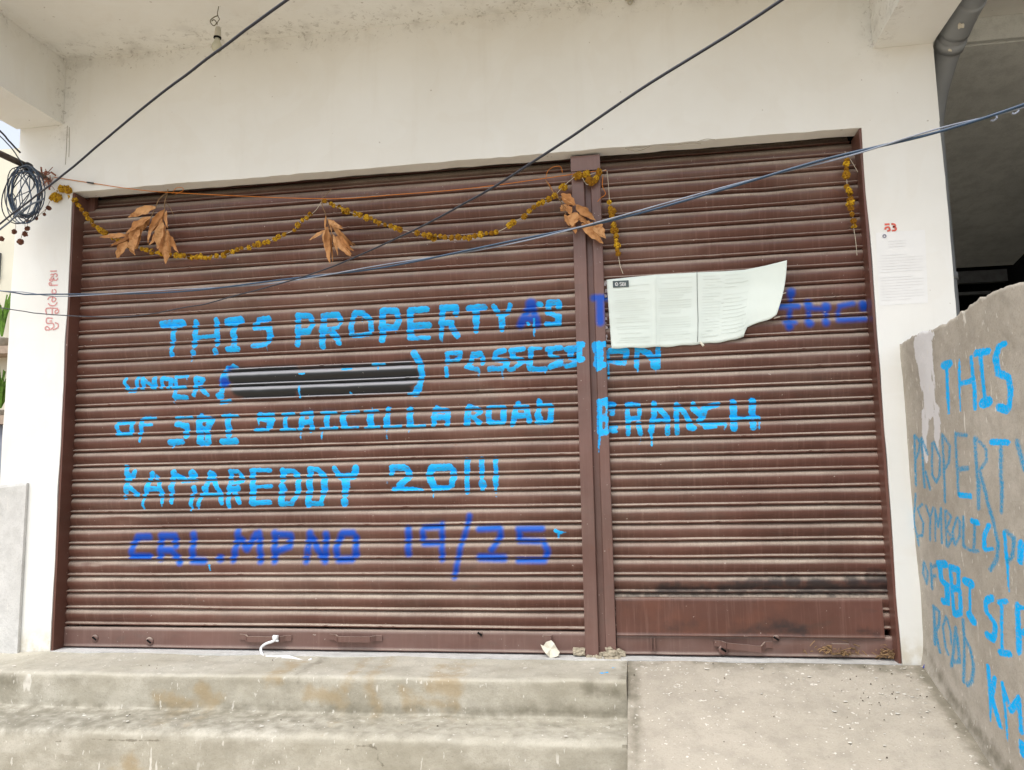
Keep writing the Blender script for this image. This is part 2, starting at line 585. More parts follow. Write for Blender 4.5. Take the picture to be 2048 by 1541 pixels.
MT['red'] = simple('red_stencil', (0.72, 0.16, 0.12), 0.9, 0.1, 0.25, 60)
MT['palered'] = simple('faded_red_stencil', (0.72, 0.33, 0.32), 0.9, 0.1, 0.25, 60)
MT['ink'] = simple('faint_ink', (0.675, 0.725, 0.685), 0.9, 0.1, 0.04)
MT['ink2'] = simple('faint_grey_ink', (0.75, 0.752, 0.75), 0.9, 0.1, 0.02)
MT['darkink'] = simple('dark_ink', (0.10, 0.125, 0.13), 0.9, 0.1, 0.2, 80)
MT['holder'] = simple('cream_bakelite', (0.52, 0.49, 0.40), 0.5, 0.4, 0.15)
MT['bulb'] = simple('frosted_bulb', (0.50, 0.48, 0.36), 0.25, 0.5, 0.1)
MT['foliage'] = simple('leaf_green', (0.13, 0.27, 0.03), 0.6, 0.3, 0.5, 30)
MT['pot'] = simple('grey_pot', (0.42, 0.39, 0.33), 0.8, 0.2)
MT['housewall'] = simple('cream_render', (0.68, 0.65, 0.53), 0.9, 0.2, 0.12, 2)
MT['tarp'] = simple('blue_grey_sheet', (0.32, 0.34, 0.40), 0.7, 0.2, 0.3, 6)
MT['tile'] = simple('brown_coping', (0.40, 0.31, 0.24), 0.8, 0.2)
MT['wrapper'] = simple('blue_wrapper', (0.02, 0.05, 0.42), 0.5, 0.3, 0.2)
MT['dirtclump'] = simple('dry_mud', (0.46, 0.40, 0.30), 0.95, 0.1, 0.4, 60)


def paper_mat():
    M = Mat('poster_paper', 0.8, 0.2)
    c = M.mix(M.ramp(M.noise(3, 4), 0.35, 0.7), (0.735, 0.80, 0.745), (0.68, 0.75, 0.695))
    M.color(c)
    M.bump(M.noise(5, 3), 0.3, 0.01)
    return M.m


def leaf_mat():
    M = Mat('dry_leaf', 0.65, 0.25)
    oi = M.n('ShaderNodeObjectInfo').outputs['Random']
    c = M.mix(oi, (0.46, 0.205, 0.07), (0.60, 0.33, 0.145))
    c = M.mix(M.ramp(M.noise(35, 4), 0.4, 0.7), c, (0.33, 0.14, 0.045))
    M.color(c)
    M.bump(M.noise(70, 3), 0.5, 0.004)
    return M.m


def flower_mat():
    M = Mat('dried_marigold', 0.85, 0.1)
    oi = M.n('ShaderNodeObjectInfo').outputs['Random']
    c = M.mix(oi, (0.26, 0.12, 0.012), (0.62, 0.38, 0.025))
    c = M.mix(M.ramp(M.noise(90, 3), 0.42, 0.66), c, (0.22, 0.10, 0.015))
    M.color(c)
    return M.m


MT['paper'] = paper_mat()
MT['paper2'] = simple('white_notice_paper', (0.775, 0.78, 0.765), 0.85, 0.2, 0.02)
MT['scrap'] = simple('cream_scrap_paper', (0.74, 0.70, 0.58), 0.85, 0.2, 0.15)
MT['leaf'] = leaf_mat()
MT['flower'] = flower_mat()
MT['bud'] = simple('dry_bud_brown', (0.17, 0.075, 0.05), 0.9, 0.1, 0.4, 60)

# ------------------------------------------------------------------ setting: ground, ramp
W_OPEN, H_OPEN, H_CEIL = 3.835, 2.272, 2.99
XL, XR, XW = -0.32, 4.155, 3.924

g = obj('ground', [(-30, -30, -0.78), (30, -30, -0.78), (30, 30, -0.78), (-30, 30, -0.78)], [(0, 1, 2, 3)], MT['ground'], None, (0, 0, -0.78))
tag(g, kind='structure')


def sheet_x(name, prof, x0, x1, dx, mat, parent=None, jit=0.0, seed=1, skew=None):
    """sweep a (y,z) profile along x with uneven, hand-trowelled noise"""
    prof = np.array(prof, float)
    xs = np.linspace(x0, x1, int(max(2, (x1 - x0) / dx)) + 1)
    X = np.repeat(xs[None, :], len(prof), 0)
    L = np.concatenate([[0], np.cumsum(np.linalg.norm(np.diff(prof, axis=0), axis=1))])
    S = np.repeat(L[:, None], len(xs), 1)
    Y = prof[:, 0][:, None] + jit * vnoise2(X * 5, S * 9, seed, 4)
    Z = prof[:, 1][:, None] + jit * vnoise2(X * 5 + 40, S * 9, seed + 5, 4)
    if skew is not None:
        Y = Y + skew(X, prof[:, 0][:, None])
    V = np.stack([X, Y, Z], -1).reshape(-1, 3)
    o = obj(name, V, grid_faces(*X.shape), mat, parent, None if parent else None, True)
    return o, V


def dense(prof, d=0.02):
    out = [np.array(prof[0], float)]
    for a, b in zip(prof[:-1], prof[1:]):
        a, b = np.array(a, float), np.array(b, float)
        n = max(1, int(np.linalg.norm(b - a) / d))
        out += [a + (b - a) * k / n for k in range(1, n + 1)]
    return out


# ramp, from the threshold down towards the street
rp, rV = sheet_x('ramp', dense([(-0.012, -0.004), (-0.06, -0.02), (-0.2, -0.065), (-0.63, -0.195), (-2.3, -0.70), (-2.34, -0.8)], 0.03), 2.735, XW, 0.03, MT['ramp'], jit=0.004, seed=3)
tag(rp, kind='structure')
P2 = rV[:, :2]
spl = lambda lst: [(np.array([un(x, y, 2, -0.06)[:2]]), np.array([r])) for x, y, r in lst]
set_attr(rp, 'cyan', sdf(P2, spl([(1327, 1380, .006), (1890, 1440, .007), (1878, 1448, .006), (1600, 1415, .004)]), .05))
set_attr(rp, 'dirt', sdf(P2, [(np.array([[2.74, -.02], [2.76, -.5], [2.75, -1.2]]), np.array([.03, .012, .01])), (np.array([[3.9, -.05], [3.92, -.9]]), np.array([.03, .03])), (np.array([[2.8, -.03], [3.3, -.02], [3.9, -.04]]), np.array([.012, .02, .03]))], .15))

# ------------------------------------------------------------------ two concrete steps
st = empty('concrete_steps', (1.2, -0.5, -0.78), 'two worn grey concrete steps with ochre stains under the wide left shutter', 'steps')
skew = lambda X, Y: np.where(Y < -0.15, -0.035 * (2.73 - X) / 2.6, 0.0)
prof_steps = dense([(-0.004, -0.008), (-0.08, -0.018), (-0.262, -0.022), (-0.276, -0.026), (-0.283, -0.036), (-0.286, -0.10), (-0.286, -0.158), (-0.292, -0.166), (-0.33, -0.170), (-0.49, -0.178), (-0.512, -0.185), (-0.524, -0.20), (-0.53, -0.27), (-0.535, -0.5), (-0.54, -0.8)], 0.012)
so, sV = sheet_x('step_body', prof_steps, -2.2, 2.733, 0.02, MT['step'], st, jit=0.0042, seed=21, skew=skew)
P2 = sV[:, [0, 2]]
yr = -0.3
ochre = strokes_px([(512, 1000, 2.848, '''60:60,1020 130,1010;80:300,1100 480,1140;60:520,1020 500,1180|650,1030 690,1180|850,1100 880,1180;110:1000,1060 1120,1080;60:900,1150 1130,1180;50:1060,1040 1160,1060'''),
                    (0, 940, 2.564, '60:780,1440 800,1541;80:860,1400 930,1500;90:1030,1130 1100,1180;70:820,1170 960,1200')], 1, yr, (0, 2))
dirt = strokes_px([(0, 0, 1, '7:0,1417 400,1420 700,1424 1000,1429 1245,1434'), (512, 1000, 2.848, '22:0,1205 400,1205 800,1210 1300,1215 1458,1220;14:230,1000 240,1040'),  # riser-foot grime, also painting in the shaded line there
                   (1024, 1000, 2.848, '30:0,1200 200,1210 500,1225 640,1240;40:430,1090 600,1100;14:640,1000 640,1200'),
                   (0, 940, 2.564, '30:0,1215 200,1220 400,1222;60:20,1080 90,1090;50:0,1541 200,1530')], 1, yr, (0, 2))
crack = strokes_px([(512, 1000, 2.848, '9:490,1425 560,1405 620,1392 690,1408;8:625,1340 635,1392;10:690,1408 700,1470 740,1520;8:235,1000 240,1045;8:1080,1480 1140,1450|1290,1500 1320,1470'),
                    (0, 940, 2.564, '7:180,1385 280,1395 350,1372 480,1375 700,1380 840,1378;7:365,1320 350,1345;8:280,1395 270,1440')], 1, -0.53, (0, 2))
spl3 = [(np.array([[p[0], p[2]]]), np.array([.004])) for p in [un(x, y, 1, -0.3) for x, y in ((300, 1450),)]]
set_attr(so, 'ochre', sdf(P2, ochre, .2))
set_attr(so, 'dirt', sdf(P2, dirt, .2))
set_attr(so, 'crack', sdf(P2, crack, .1))
sp = [(1086, 1336, .008), (1142, 1341, .005), (1204, 1346, .011), (1214, 1344, .011), (1229, 1336, .010)]
tread = np.where(sV[:, 2] > -0.035, 0, 9)[:, None]
set_attr(so, 'cyan', sdf(sV[:, :2] + tread, [(np.array([un(x, y, 2, -0.02)[:2]]), np.array([r])) for x, y, r in sp], .05))
mb = MB().box(2.715, 2.731, -0.27, -0.01, -0.5, -0.03).box(2.715, 2.731, -0.52, -0.272, -0.7, -0.185)
se = mb.build('step_end', MT['step'], st)
for a_ in ('ochre', 'dirt', 'crack', 'cyan'):
    set_attr(se, a_, np.full(len(se.data.vertices), .2))

# ------------------------------------------------------------------ the shop building
bld = empty('shop_building', (1.9, 0.0, -0.78), 'off white plastered shop front with balcony slab above a wide brown shuttered opening', 'building')


def sweep_z(x0, x1, y0, y1, z0, z1, jit, seed):
    """a plastered pier with slightly wavy arrises"""
    zs = np.linspace(z0, z1, int((z1 - z0) / 0.05) + 1)
    base = [(x0, y0), ((x0 + x1) / 2, y0), (x1, y0), (x1, y1), (x0, y1)]
    V = []
    for i, z in enumerate(zs):
        for k, (x, y) in enumerate(base):
            jx = jit * float(vnoise(np.array([z * 4 + 10 * k]), seed + k)[0]) if k in (0, 2) else 0
            V.append((x + jx, y, z))
    n = len(base)
    F = [(i * n + k, i * n + (k + 1) % n, (i + 1) * n + (k + 1) % n, (i + 1) * n + k) for i in range(len(zs) - 1) for k in range(n)]
    F += [tuple(range(n))[::-1], tuple(range((len(zs) - 1) * n, len(zs) * n))]
    return V, F


V, F = sweep_z(XL, 0.0, 0.0, 0.30, -0.78, H_OPEN, 0.0028, 3)
colL = obj('column', V, F, MT['plaster'], bld)
V, F = sweep_z(W_OPEN, XR, 0.0, 0.40, -0.78, H_OPEN, 0.0028, 9)
colR = obj('column', V, F, MT['plaster'], bld)
# lintel wall: swept along x, its lower arris a little ragged
xs = np.linspace(XL, XR, 160)
V = []
for i, x in enumerate(xs):
    j = 0.0022 * float(vnoise(np.array([x * 3]), 4)[0]) + 0.0016 * float(vnoise(np.array([x * 22]), 5)[0])
    j2 = 0.002 * float(vnoise(np.array([x * 9]), 6)[0])
    if not (0.0 < x < W_OPEN): j = j2 = 0
    V += [(x, 0.0, H_OPEN + j), (x, 0.0, 2.6), (x, 0.0, H_CEIL), (x, 0.085, H_CEIL), (x, 0.085, H_OPEN + j2)]
F = [(i * 5 + k, (i + 1) * 5 + k, (i + 1) * 5 + (k + 1) % 5, i * 5 + (k + 1) % 5) for i in range(159) for k in range(5)]
F += [(0, 1, 2, 3, 4), tuple(range(159 * 5, 160 * 5))[::-1]]
obj('lintel_wall', V, F, MT['plaster'], bld)
MB().box(-0.34, 6.5, -0.95, 5.0, H_CEIL, 3.12).build('balcony_slab', MT['plaster'], bld)
MB().box(-0.34, -0.07, -0.95, -0.001, 2.64, H_CEIL - .0005).build('beam', MT['plaster'], bld)
MB().box(3.905, XR - .002, -0.95, -0.001, 2.63, H_CEIL - .0005).build('beam', MT['plaster'], bld)
MB().box(-0.34, 6.5, -0.93, -0.80, 3.12, 4.2).build('parapet', MT['plaster'], bld)
MB().box(-0.34, 6.5, 0.6, 3.3, 3.12, 6.5).build('upper_sky_block', MT['plaster'], bld)  # unseen upper storey block, added to shut out sky light from behind
MB().box(XL, XR, 0.45, 0.6, -0.78, H_CEIL).build('light_stop_panel', MT['dark'], bld)  # unseen dark panel added to stop light leaking in behind the shutters
MB().box(XL, XL + .1, 0.30, 0.45, -0.78, H_CEIL).box(XL, XL + 0.1, 0.086, 0.30, H_OPEN, H_CEIL).build('side_wall', MT['plaster'], bld)
MB().box(4.02, XR - 0.004, 0.40, 0.45, -0.78, H_CEIL).box(4.02, XR - .004, 0.086, 0.40, H_OPEN, H_CEIL).box(4.02, XR - .004, 0.6, 4.9, -0.78, H_CEIL).build('side_wall', MT['greycement'], bld)
# threshold strip
MB().box(0.0, W_OPEN, -0.003, 0.3, -0.3, -0.004).build('threshold', MT['whitewash'], bld)
# stair flight over the dark passage on the right
rec = MB()
rec.add([(XR, 0.5, 2.86), (5.75, 0.5, 2.86), (5.75, 3.0, 2.345), (XR, 3.0, 2.345), (XR, 0.5, 2.96), (5.75, 0.5, 2.96), (5.75, 3.0, 2.5), (XR, 3.0, 2.5)],
        [(0, 3, 2, 1), (4, 5, 6, 7), (0, 1, 5, 4), (3, 7, 6, 2)])
rec.build('stair_soffit', MT['greycement'], bld)
MB().box(XR, 5.75, 0.47, 0.50, 2.868, H_CEIL - .001).build('stair_beam', MT['greycement'], bld)
MB().box(XR, 6.5, 4.9, 5.0, -0.78, H_CEIL - .001).box(5.75, 5.85, -.8, 4.9, -0.78, H_CEIL - .001).box(XR, 5.75, 0.05, 4.9, -0.8, -0.77).build('passage_shade_wall', MT['dark'], bld)  # dark shell added round the passage, side wall set to shade the soffit
MB().box(XR, 5.73, 3.06, 3.12, 2.235, 2.33).build('cross_rail', MT['darkgrey'], bld)
MB().box(XR, 5.6, 3.06, 3.10, 2.14, 2.163).build('cross_rail', MT['darkgrey'], bld)
# hairline cracks beside the left column
CRK = simple('crack_grey', (0.33, 0.29, 0.22), 0.9, 0.1)
for pts in ([(135, 252), (134, 275), (133, 300), (131, 330)], [(139, 255), (139, 285), (138, 315)]):
    MB().ribbon(smoothpath([un(x, y, 1, 0.0) for x, y in pts], 4), 0.0028, lift=0.0012).build('hairline_crack', CRK, bld)
for pts in ([(1250, 303), (1285, 301), (1310, 296), (1345, 297), (1380, 293), (1402, 294)], [(1255, 306), (1275, 309), (1300, 300)], [(1395, 290), (1412, 285), (1430, 286)]):
    MB().ribbon(smoothpath([un(x, y - 6, 1, 0.0) for x, y in pts], 4), 0.0026, lift=0.0014).build('hairline_crack', CRK, bld)


def lettering(name, spec, lift, mat, parent):
    m = MB()
    for x0, y0, s, txt in spec:
        for grp in txt.split(';'):
            wd, rest = grp.split(':')
            for pl in rest.split('|'):
                pts = [un(x0 + float(t.split(',')[0]) / s, y0 + float(t.split(',')[1]) / s, 1, 0.0) for t in pl.split()]
                pts = smoothpath(pts, 5) if len(pts) > 2 else np.array(pts)
                m.ribbon(pts, float(wd) / s * 0.0023, lift=lift)
    return m.build(name, mat, parent)


lettering('stencilled_lettering', [(60, 520, 9.625, '''24:390,222 520,218|400,300 420,280 450,290 440,330 400,340|450,285 500,270 530,300 500,335|440,380 400,370 385,400 430,412 450,380 460,350|460,350 475,395 520,390 540,355|380,495 372,450 408,450 410,490 380,495|410,495 540,490|440,570 428,610 440,645 500,640 500,590 470,570|345,772 370,730 440,715 425,780 440,810 480,800 503,750 440,715|355,840 400,882 480,880 532,820|325,1060 320,940 540,938|432,1060 430,950|490,1040 490,990 548,960 552,1010 500,1040|445,1130 330,1128 330,1222 440,1222 460,1290 395,1345|380,1180 430,1180|485,1212 540,1235 545,1290 510,1325 440,1350|300,1350 300,1302 340,1288 385,1345 300,1352''')], 0.0022, MT['palered'], colL)
lettering('stencilled_lettering', [(1740, 430, 7.708, '26:222,150 300,148|235,232 240,203 285,193 303,240 262,252|325,145 372,148 385,180 350,187|350,187 395,205 388,240 335,247')], 0.0022, MT['red'], colR)

# ------------------------------------------------------------------ roller shutters
Y_C = 0.095
PROF = np.array([(0.0, -.003), (.015, .003), (.04, .0075), (.08, .011), (.14, .0145), (.21, .017), (.29, .0183), (.37, .0183), (.45, .017), (.53, .0145), (.61, .011), (.68, .0075), (.73, .0052), (.765, .0045), (.775, .010), (.79, .0145), (.815, .0178), (.85, .0190), (.89, .0180), (.922, .0145), (.943, .009), (.953, .0005), (.972, -.005)])


def px_of(P):
    c = (P - CAM) @ RC.T
    return 1024 + FPX * c[:, 0] / c[:, 2], 770.5 + FPX * c[:, 1] / c[:, 2]


CY = [  # ---- cyan brushwork, in enlarged-photo coordinates
    (300, 580, 5.12, '''78:130,355 330,345;55:245,390 235,500;40:235,530 225,600;55:220,655 220,660;
55:470,330 465,440 455,570|440,640 438,650;50:680,310 690,440 690,560;55:668,625 668,640;32:450,490 690,470;
78:795,328 930,315;60:865,370 850,470;55:865,480 860,590;55:800,608 900,605;
60:1210,300 1120,310 1080,370|1080,375 1080,385;65:1225,400 1228,480;50:1225,510 1215,535;48:1190,560 1060,575;36:1075,398 1215,392;10:1197,570 1197,620;
55:1515,265 1520,420 1510,560;50:1515,265 1640,265|1645,270 1665,360 1640,400;60:1510,430 1620,425;
62:1775,270 1775,420 1765,530 1765,580;55:1800,265 1920,255 1950,310;34:1955,330 1930,385 1790,420;60:1760,420 1850,415;65:1850,420 1920,500;50:1930,545 1940,550'''),
    (680, 570, 4.2667, '''42:130,240 200,240;46:120,255 95,350 95,390;40:110,430 115,435;45:215,260 265,310 265,380;36:255,410 200,430 120,435;
55:365,230 365,420 360,470;52:370,220 480,225;46:480,230 505,310 470,370;52:350,370 470,365;
55:600,220 600,360 605,450;46:600,215 740,210;52:600,350 760,345;36:590,460 760,450;
50:875,200 870,330;36:868,360 865,455;52:870,195 990,195;46:990,200 990,250;46:870,325 950,325;50:950,360 1000,430;
52:1100,200 1230,190;56:1160,220 1160,320;40:1160,340 1160,395;
42:1310,185 1345,230;36:1455,170 1430,240;40:1350,250 1410,250;50:1380,290 1385,340;36:1382,350 1382,385;
40:1690,165 1712,165;
42:1780,150 1865,145|1780,160 1780,220|1770,240 1850,265;46:1870,150 1865,190;50:1865,270 1860,330;42:1760,335 1870,335'''),
    (230, 700, 5.12, '''36:115,300 100,340 130,400;40:150,420 200,420|240,290 215,390;46:290,300 285,400;32:300,300 390,390;50:410,300 405,390;
42:485,310 480,390|490,290 580,310 545,390;36:620,300 615,350|620,400 615,480;30:620,275 740,275;40:600,390 720,385;46:610,482 730,487;
46:830,290 830,380|830,400 810,460;42:840,285 910,310 870,350|880,400 950,460;
72:1160,200 1230,200 1205,185;90:1130,260 1110,340;72:1068,470 1085,470;60:1100,420 1100,430;42:1090,540 1180,522'''),
    (580, 680, 5.12, '''72:1270,140 1300,190;62:1300,190 1340,260 1350,370;60:1345,390 1332,460;76:1310,500 1285,545;34:1280,553 1215,556;
46:1610,150 1610,230;40:1605,140 1750,130|1750,140 1730,200 1620,215|1600,290 1605,380;46:1870,170 1960,150|1980,210 1970,250;42:1830,260 1860,210|1810,280 1920,300'''),
    (940, 660, 5.12, '''46:30,250 110,240|130,290 130,340;40:20,270 10,330;36:10,400 80,400;
48:260,235 350,210|260,240 250,290|260,300 360,320;50:385,330 370,370;50:200,400 330,400;
50:420,210 550,195;60:430,220 440,270;46:440,290 540,310;42:540,325 470,380;46:400,410 450,400;
56:620,200 620,270;32:620,195 730,190;60:610,320 615,390;46:610,400 770,400;
50:790,200 930,185|820,210 820,250;36:830,270 940,300;46:930,320 830,370|820,385 930,350;
60:1000,200 1095,190|1030,220 1030,280;50:1060,300 1100,300;46:990,375 1100,345;
60:1440,215 1590,210;52:1400,240 1405,300;56:1600,220 1600,260;40:1590,280 1580,340;48:1400,320 1580,340;15:1418,340 1420,500;
50:1710,190 1710,260|1705,270 1705,380;20:1715,400 1715,430;56:1740,195 1800,230;62:1830,240 1880,320;70:1880,330 1885,370;48:1925,180 1925,380'''),
    (220, 790, 5.12, '''42:75,320 80,400|90,290 240,285|80,405 210,405;46:225,300 215,390;32:350,240 470,240|330,310 430,305;46:325,270 315,390;25:310,420 305,480;
32:680,240 840,235;60:690,300 780,320|790,320 780,420|620,485 740,482;12:643,490 645,540;
46:930,215 930,230;72:920,250 920,290 930,490;60:940,240 1050,260|1040,280 1000,340|1000,400 1010,480;52:900,350 1000,350|910,490 990,497;
32:1160,215 1310,220;62:1210,230 1215,410;60:1150,480 1290,475'''),
    (490, 780, 5.12, '''36:140,250 290,255|140,290 145,295;46:160,300 290,310;60:270,330 240,390;32:100,410 240,410;12:145,300 145,360;
32:390,250 500,245;46:420,260 405,400;26:370,410 510,410;
42:590,245 680,240;54:590,260 565,400;50:590,330 680,330|680,370 690,400;46:680,270 670,330;20:665,400 668,435;
36:790,235 930,235;52:840,250 835,380;32:780,400 940,395;
36:1010,240 1160,225;62:1005,260 1010,370;26:1000,390 1160,380;
36:1235,225 1360,220;66:1285,240 1285,370;32:1230,390 1370,380;15:1298,185 1298,200;
52:1465,200 1460,290;62:1450,300 1450,370;30:1430,390 1600,370;66:1690,210 1685,370;30:1680,385 1840,365'''),
    (790, 770, 5.12, '''36:430,230 440,240;48:410,260 520,265|405,270 395,410;60:400,330 540,330;52:540,270 535,400;
66:760,230 750,250 735,400;48:760,235 870,260;36:880,280 810,330;50:800,330 860,390;
32:980,220 1110,225;56:960,240 960,370;46:970,390 1110,385;60:1115,240 1110,360;
52:1260,190 1260,210|1240,230 1350,230|1220,320 1370,310;56:1235,250 1205,400|1350,250 1375,370;
50:1480,165 1480,185;46:1475,180 1470,350;72:1460,310 1480,370;36:1490,210 1590,205;56:1600,230 1590,370;40:1450,390 1570,385'''),
    (1140, 770, 5.12, '''42:385,195 450,205|400,250 440,255 430,300|400,425 470,430|405,470 470,478;
46:580,200 700,210|590,210 590,340|600,350 700,340|595,380 595,500;42:710,240 710,300;50:700,400 720,500;
52:860,190 860,320;56:845,360 835,480;20:835,500 835,630;52:920,250 990,330;46:1000,350 1000,500;36:860,365 1000,360;
52:1090,200 1085,320;46:1095,340 1095,500;50:1110,220 1180,300|1190,320 1240,400;60:1220,430 1260,440;
46:1260,190 1270,230;60:1260,240 1330,300|1350,340 1320,370;70:1370,250 1360,320;50:1400,230 1510,200;40:1350,400 1580,395;36:1380,435 1490,430;
66:1670,180 1680,450;70:1870,170 1865,280;56:1870,380 1875,440;30:1660,340 1930,335'''),
    (230, 900, 5.12, '''50:120,180 130,300|130,320 110,430;72:130,250 140,300;42:210,220 170,290;50:160,390 230,470;36:105,490 110,490;
48:385,240 370,300|340,340 310,460|450,330 480,480;32:420,270 440,310;50:330,400 460,400;25:300,490 285,560 290,600;30:480,500 485,540;
62:605,230 595,310|580,390 580,410;50:590,330 585,400;42:585,430 580,540;48:640,270 720,310;90:790,255 800,260;52:800,230 800,290;32:690,330 840,310;50:810,390 810,430;46:790,480 780,560;
62:980,250 990,300;90:985,260 990,262;52:950,320 920,440|1020,320 1070,440;60:915,400 925,405;32:890,460 1100,455;46:880,490 850,570;15:850,580 852,605;50:1080,480 1095,545;
46:1185,220 1180,380 1165,440|1165,470 1165,580|1230,450 1280,540;40:1190,220 1260,225 1315,300;36:1310,320 1200,350;56:1170,400 1260,395;
62:1410,220 1410,400 1415,550;42:1400,210 1590,210;36:1420,380 1600,375;50:1400,545 1590,540;
66:1720,220 1720,300|1710,430 1705,550;76:1715,380 1720,410;46:1720,215 1830,220|1860,470 1820,530;50:1840,230 1880,290|1700,555 1810,550;56:1880,320 1875,440'''),
    (600, 890, 4.876, '''62:100,240 95,330 95,450 80,580;46:100,235 170,240 240,310|230,470 210,550|70,580 210,575;66:240,330 235,450;
52:335,235 370,290;70:540,230 530,280|435,550 435,570;62:390,310 520,310;86:450,340 450,390;66:440,410 440,480;
46:895,290 900,240;60:900,222 1020,222|1040,230 1070,300|1060,320 970,400;36:910,430 1100,432 1215,440,8;12:855,365 855,385;
62:1290,220 1460,215|1490,250 1500,320;70:1280,240 1260,300|1275,330 1300,400;46:1300,425 1450,420;56:1490,330 1480,390;
52:1630,150 1630,260;46:1630,280 1630,460;50:1770,145 1775,260;42:1775,265 1775,310;76:1780,375 1780,385;36:1780,410 1780,440;46:1905,140 1910,270;52:1910,300 1910,390;30:1908,390 1908,450'''),
    (240, 1020, 4.096, '15:733,455 733,495'),
    (700, 1000, 4.452, '30:1830,275 1870,290 1925,288,8;15:1858,290 1858,335'),
]
CY_OVER = [(580, 680, 5.12, '25:850,255 970,250;20:900,270 900,300;32:540,300 620,295;18:95,350 150,345|95,470 92,560 105,590;10:610,540 625,545'),
           (680, 570, 4.2667, '20:1600,325 1612,342;15:1655,290 1658,440')]
BL = [
    (680, 570, 4.2667, '88:1630,165 1630,200;62:1600,220 1540,345|1650,220 1680,340;46:1570,290 1680,290'),
    (230, 700, 5.12, '100:1120,330 1122,335;50:1170,195 1200,200;26:1310,260 1320,290'),
    (240, 1020, 4.096, '''54:240,220 150,222 110,290 95,360|100,382 240,385|340,220 330,400|340,215 450,215 455,300|340,330 420,330 490,430|605,200 590,400|590,415 690,420|970,180 960,260 925,410|990,240 1040,325 1115,200|1140,190 1150,420|1270,190 1265,420|1270,200 1400,210 1390,300 1290,340|1560,190 1525,420|1570,220 1660,400|1690,200 1680,420|1830,190 1910,190|1820,200 1775,300 1775,370|1790,410 1900,405|1930,220 1935,370;62:815,400 820,402'''),
    (700, 1000, 4.452, '''58:520,260 520,480;50:820,220 820,530|660,250 800,240|650,270 650,360|660,390 790,385;46:1065,140 1040,260 985,420 930,690;52:1150,260 1330,250|1340,260 1340,330 1260,450|1500,260 1710,255|1510,270 1510,350|1510,365 1680,370|1720,370 1760,450|1760,470 1740,520|1500,540 1730,540;66:1160,515 1370,522;40:1,290 45,310 50,440 20,540'''),
    (1170, 560, 3.531, '''44:125,128 165,128;50:1455,82 1456,100;26:1456,100 1452,180;40:1375,188 1500,185;30:1450,190 1440,300;48:1440,318 1445,332;34:1415,300 1480,300;54:1575,170 1580,190|1700,185 1702,198;26:1580,190 1582,300|1702,195 1703,300;50:1578,296 1588,308;24:1575,205 1720,205;34:1800,186 1890,166|1790,284 1975,276;22:1800,190 1785,240 1792,280;54:1962,172 1970,192;44:1700,292 1703,304'''),
]
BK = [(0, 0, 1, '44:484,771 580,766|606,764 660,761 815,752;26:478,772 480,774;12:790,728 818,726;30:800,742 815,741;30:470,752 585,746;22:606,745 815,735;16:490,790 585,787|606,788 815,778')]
SOOT = [(0, 0, 1, '30:1740,1160 1775,1160|1625,1165 1650,1168|1700,1165 1715,1166|1580,1165 1590,1165;16:1340,1180 1420,1180|1240,1195 1400,1198|1500,1178 1780,1183;26:1440,1178 1560,1166|1320,1182 1350,1178|1600,1180 1780,1176;14:1230,1188 1780,1188')]

CYS = strokes_px(CY, 1, 0.080, (0, 2))
dr_ = random.Random(12)
for q_, r_ in dr_.sample(CYS, 34):
    e_ = q_[int(np.argmin(q_[:, 1]))]
    h_ = dr_.uniform(.02, .06)
    CYS.append((np.array([e_ + (dr_.uniform(-.008, .008), 0), e_ + (dr_.uniform(-.008, .008), -h_)]), np.array([.0042, .0016])))
ST = {'cyan': CYS, 'cyan_over': strokes_px(CY_OVER, 1, 0.08, (0, 2)), 'blue': strokes_px(BL, 1, 0.08, (0, 2)), 'black': strokes_px(BK, 1, 0.08, (0, 2)), 'soot': strokes_px(SOOT, 1, 0.08, (0, 2))}


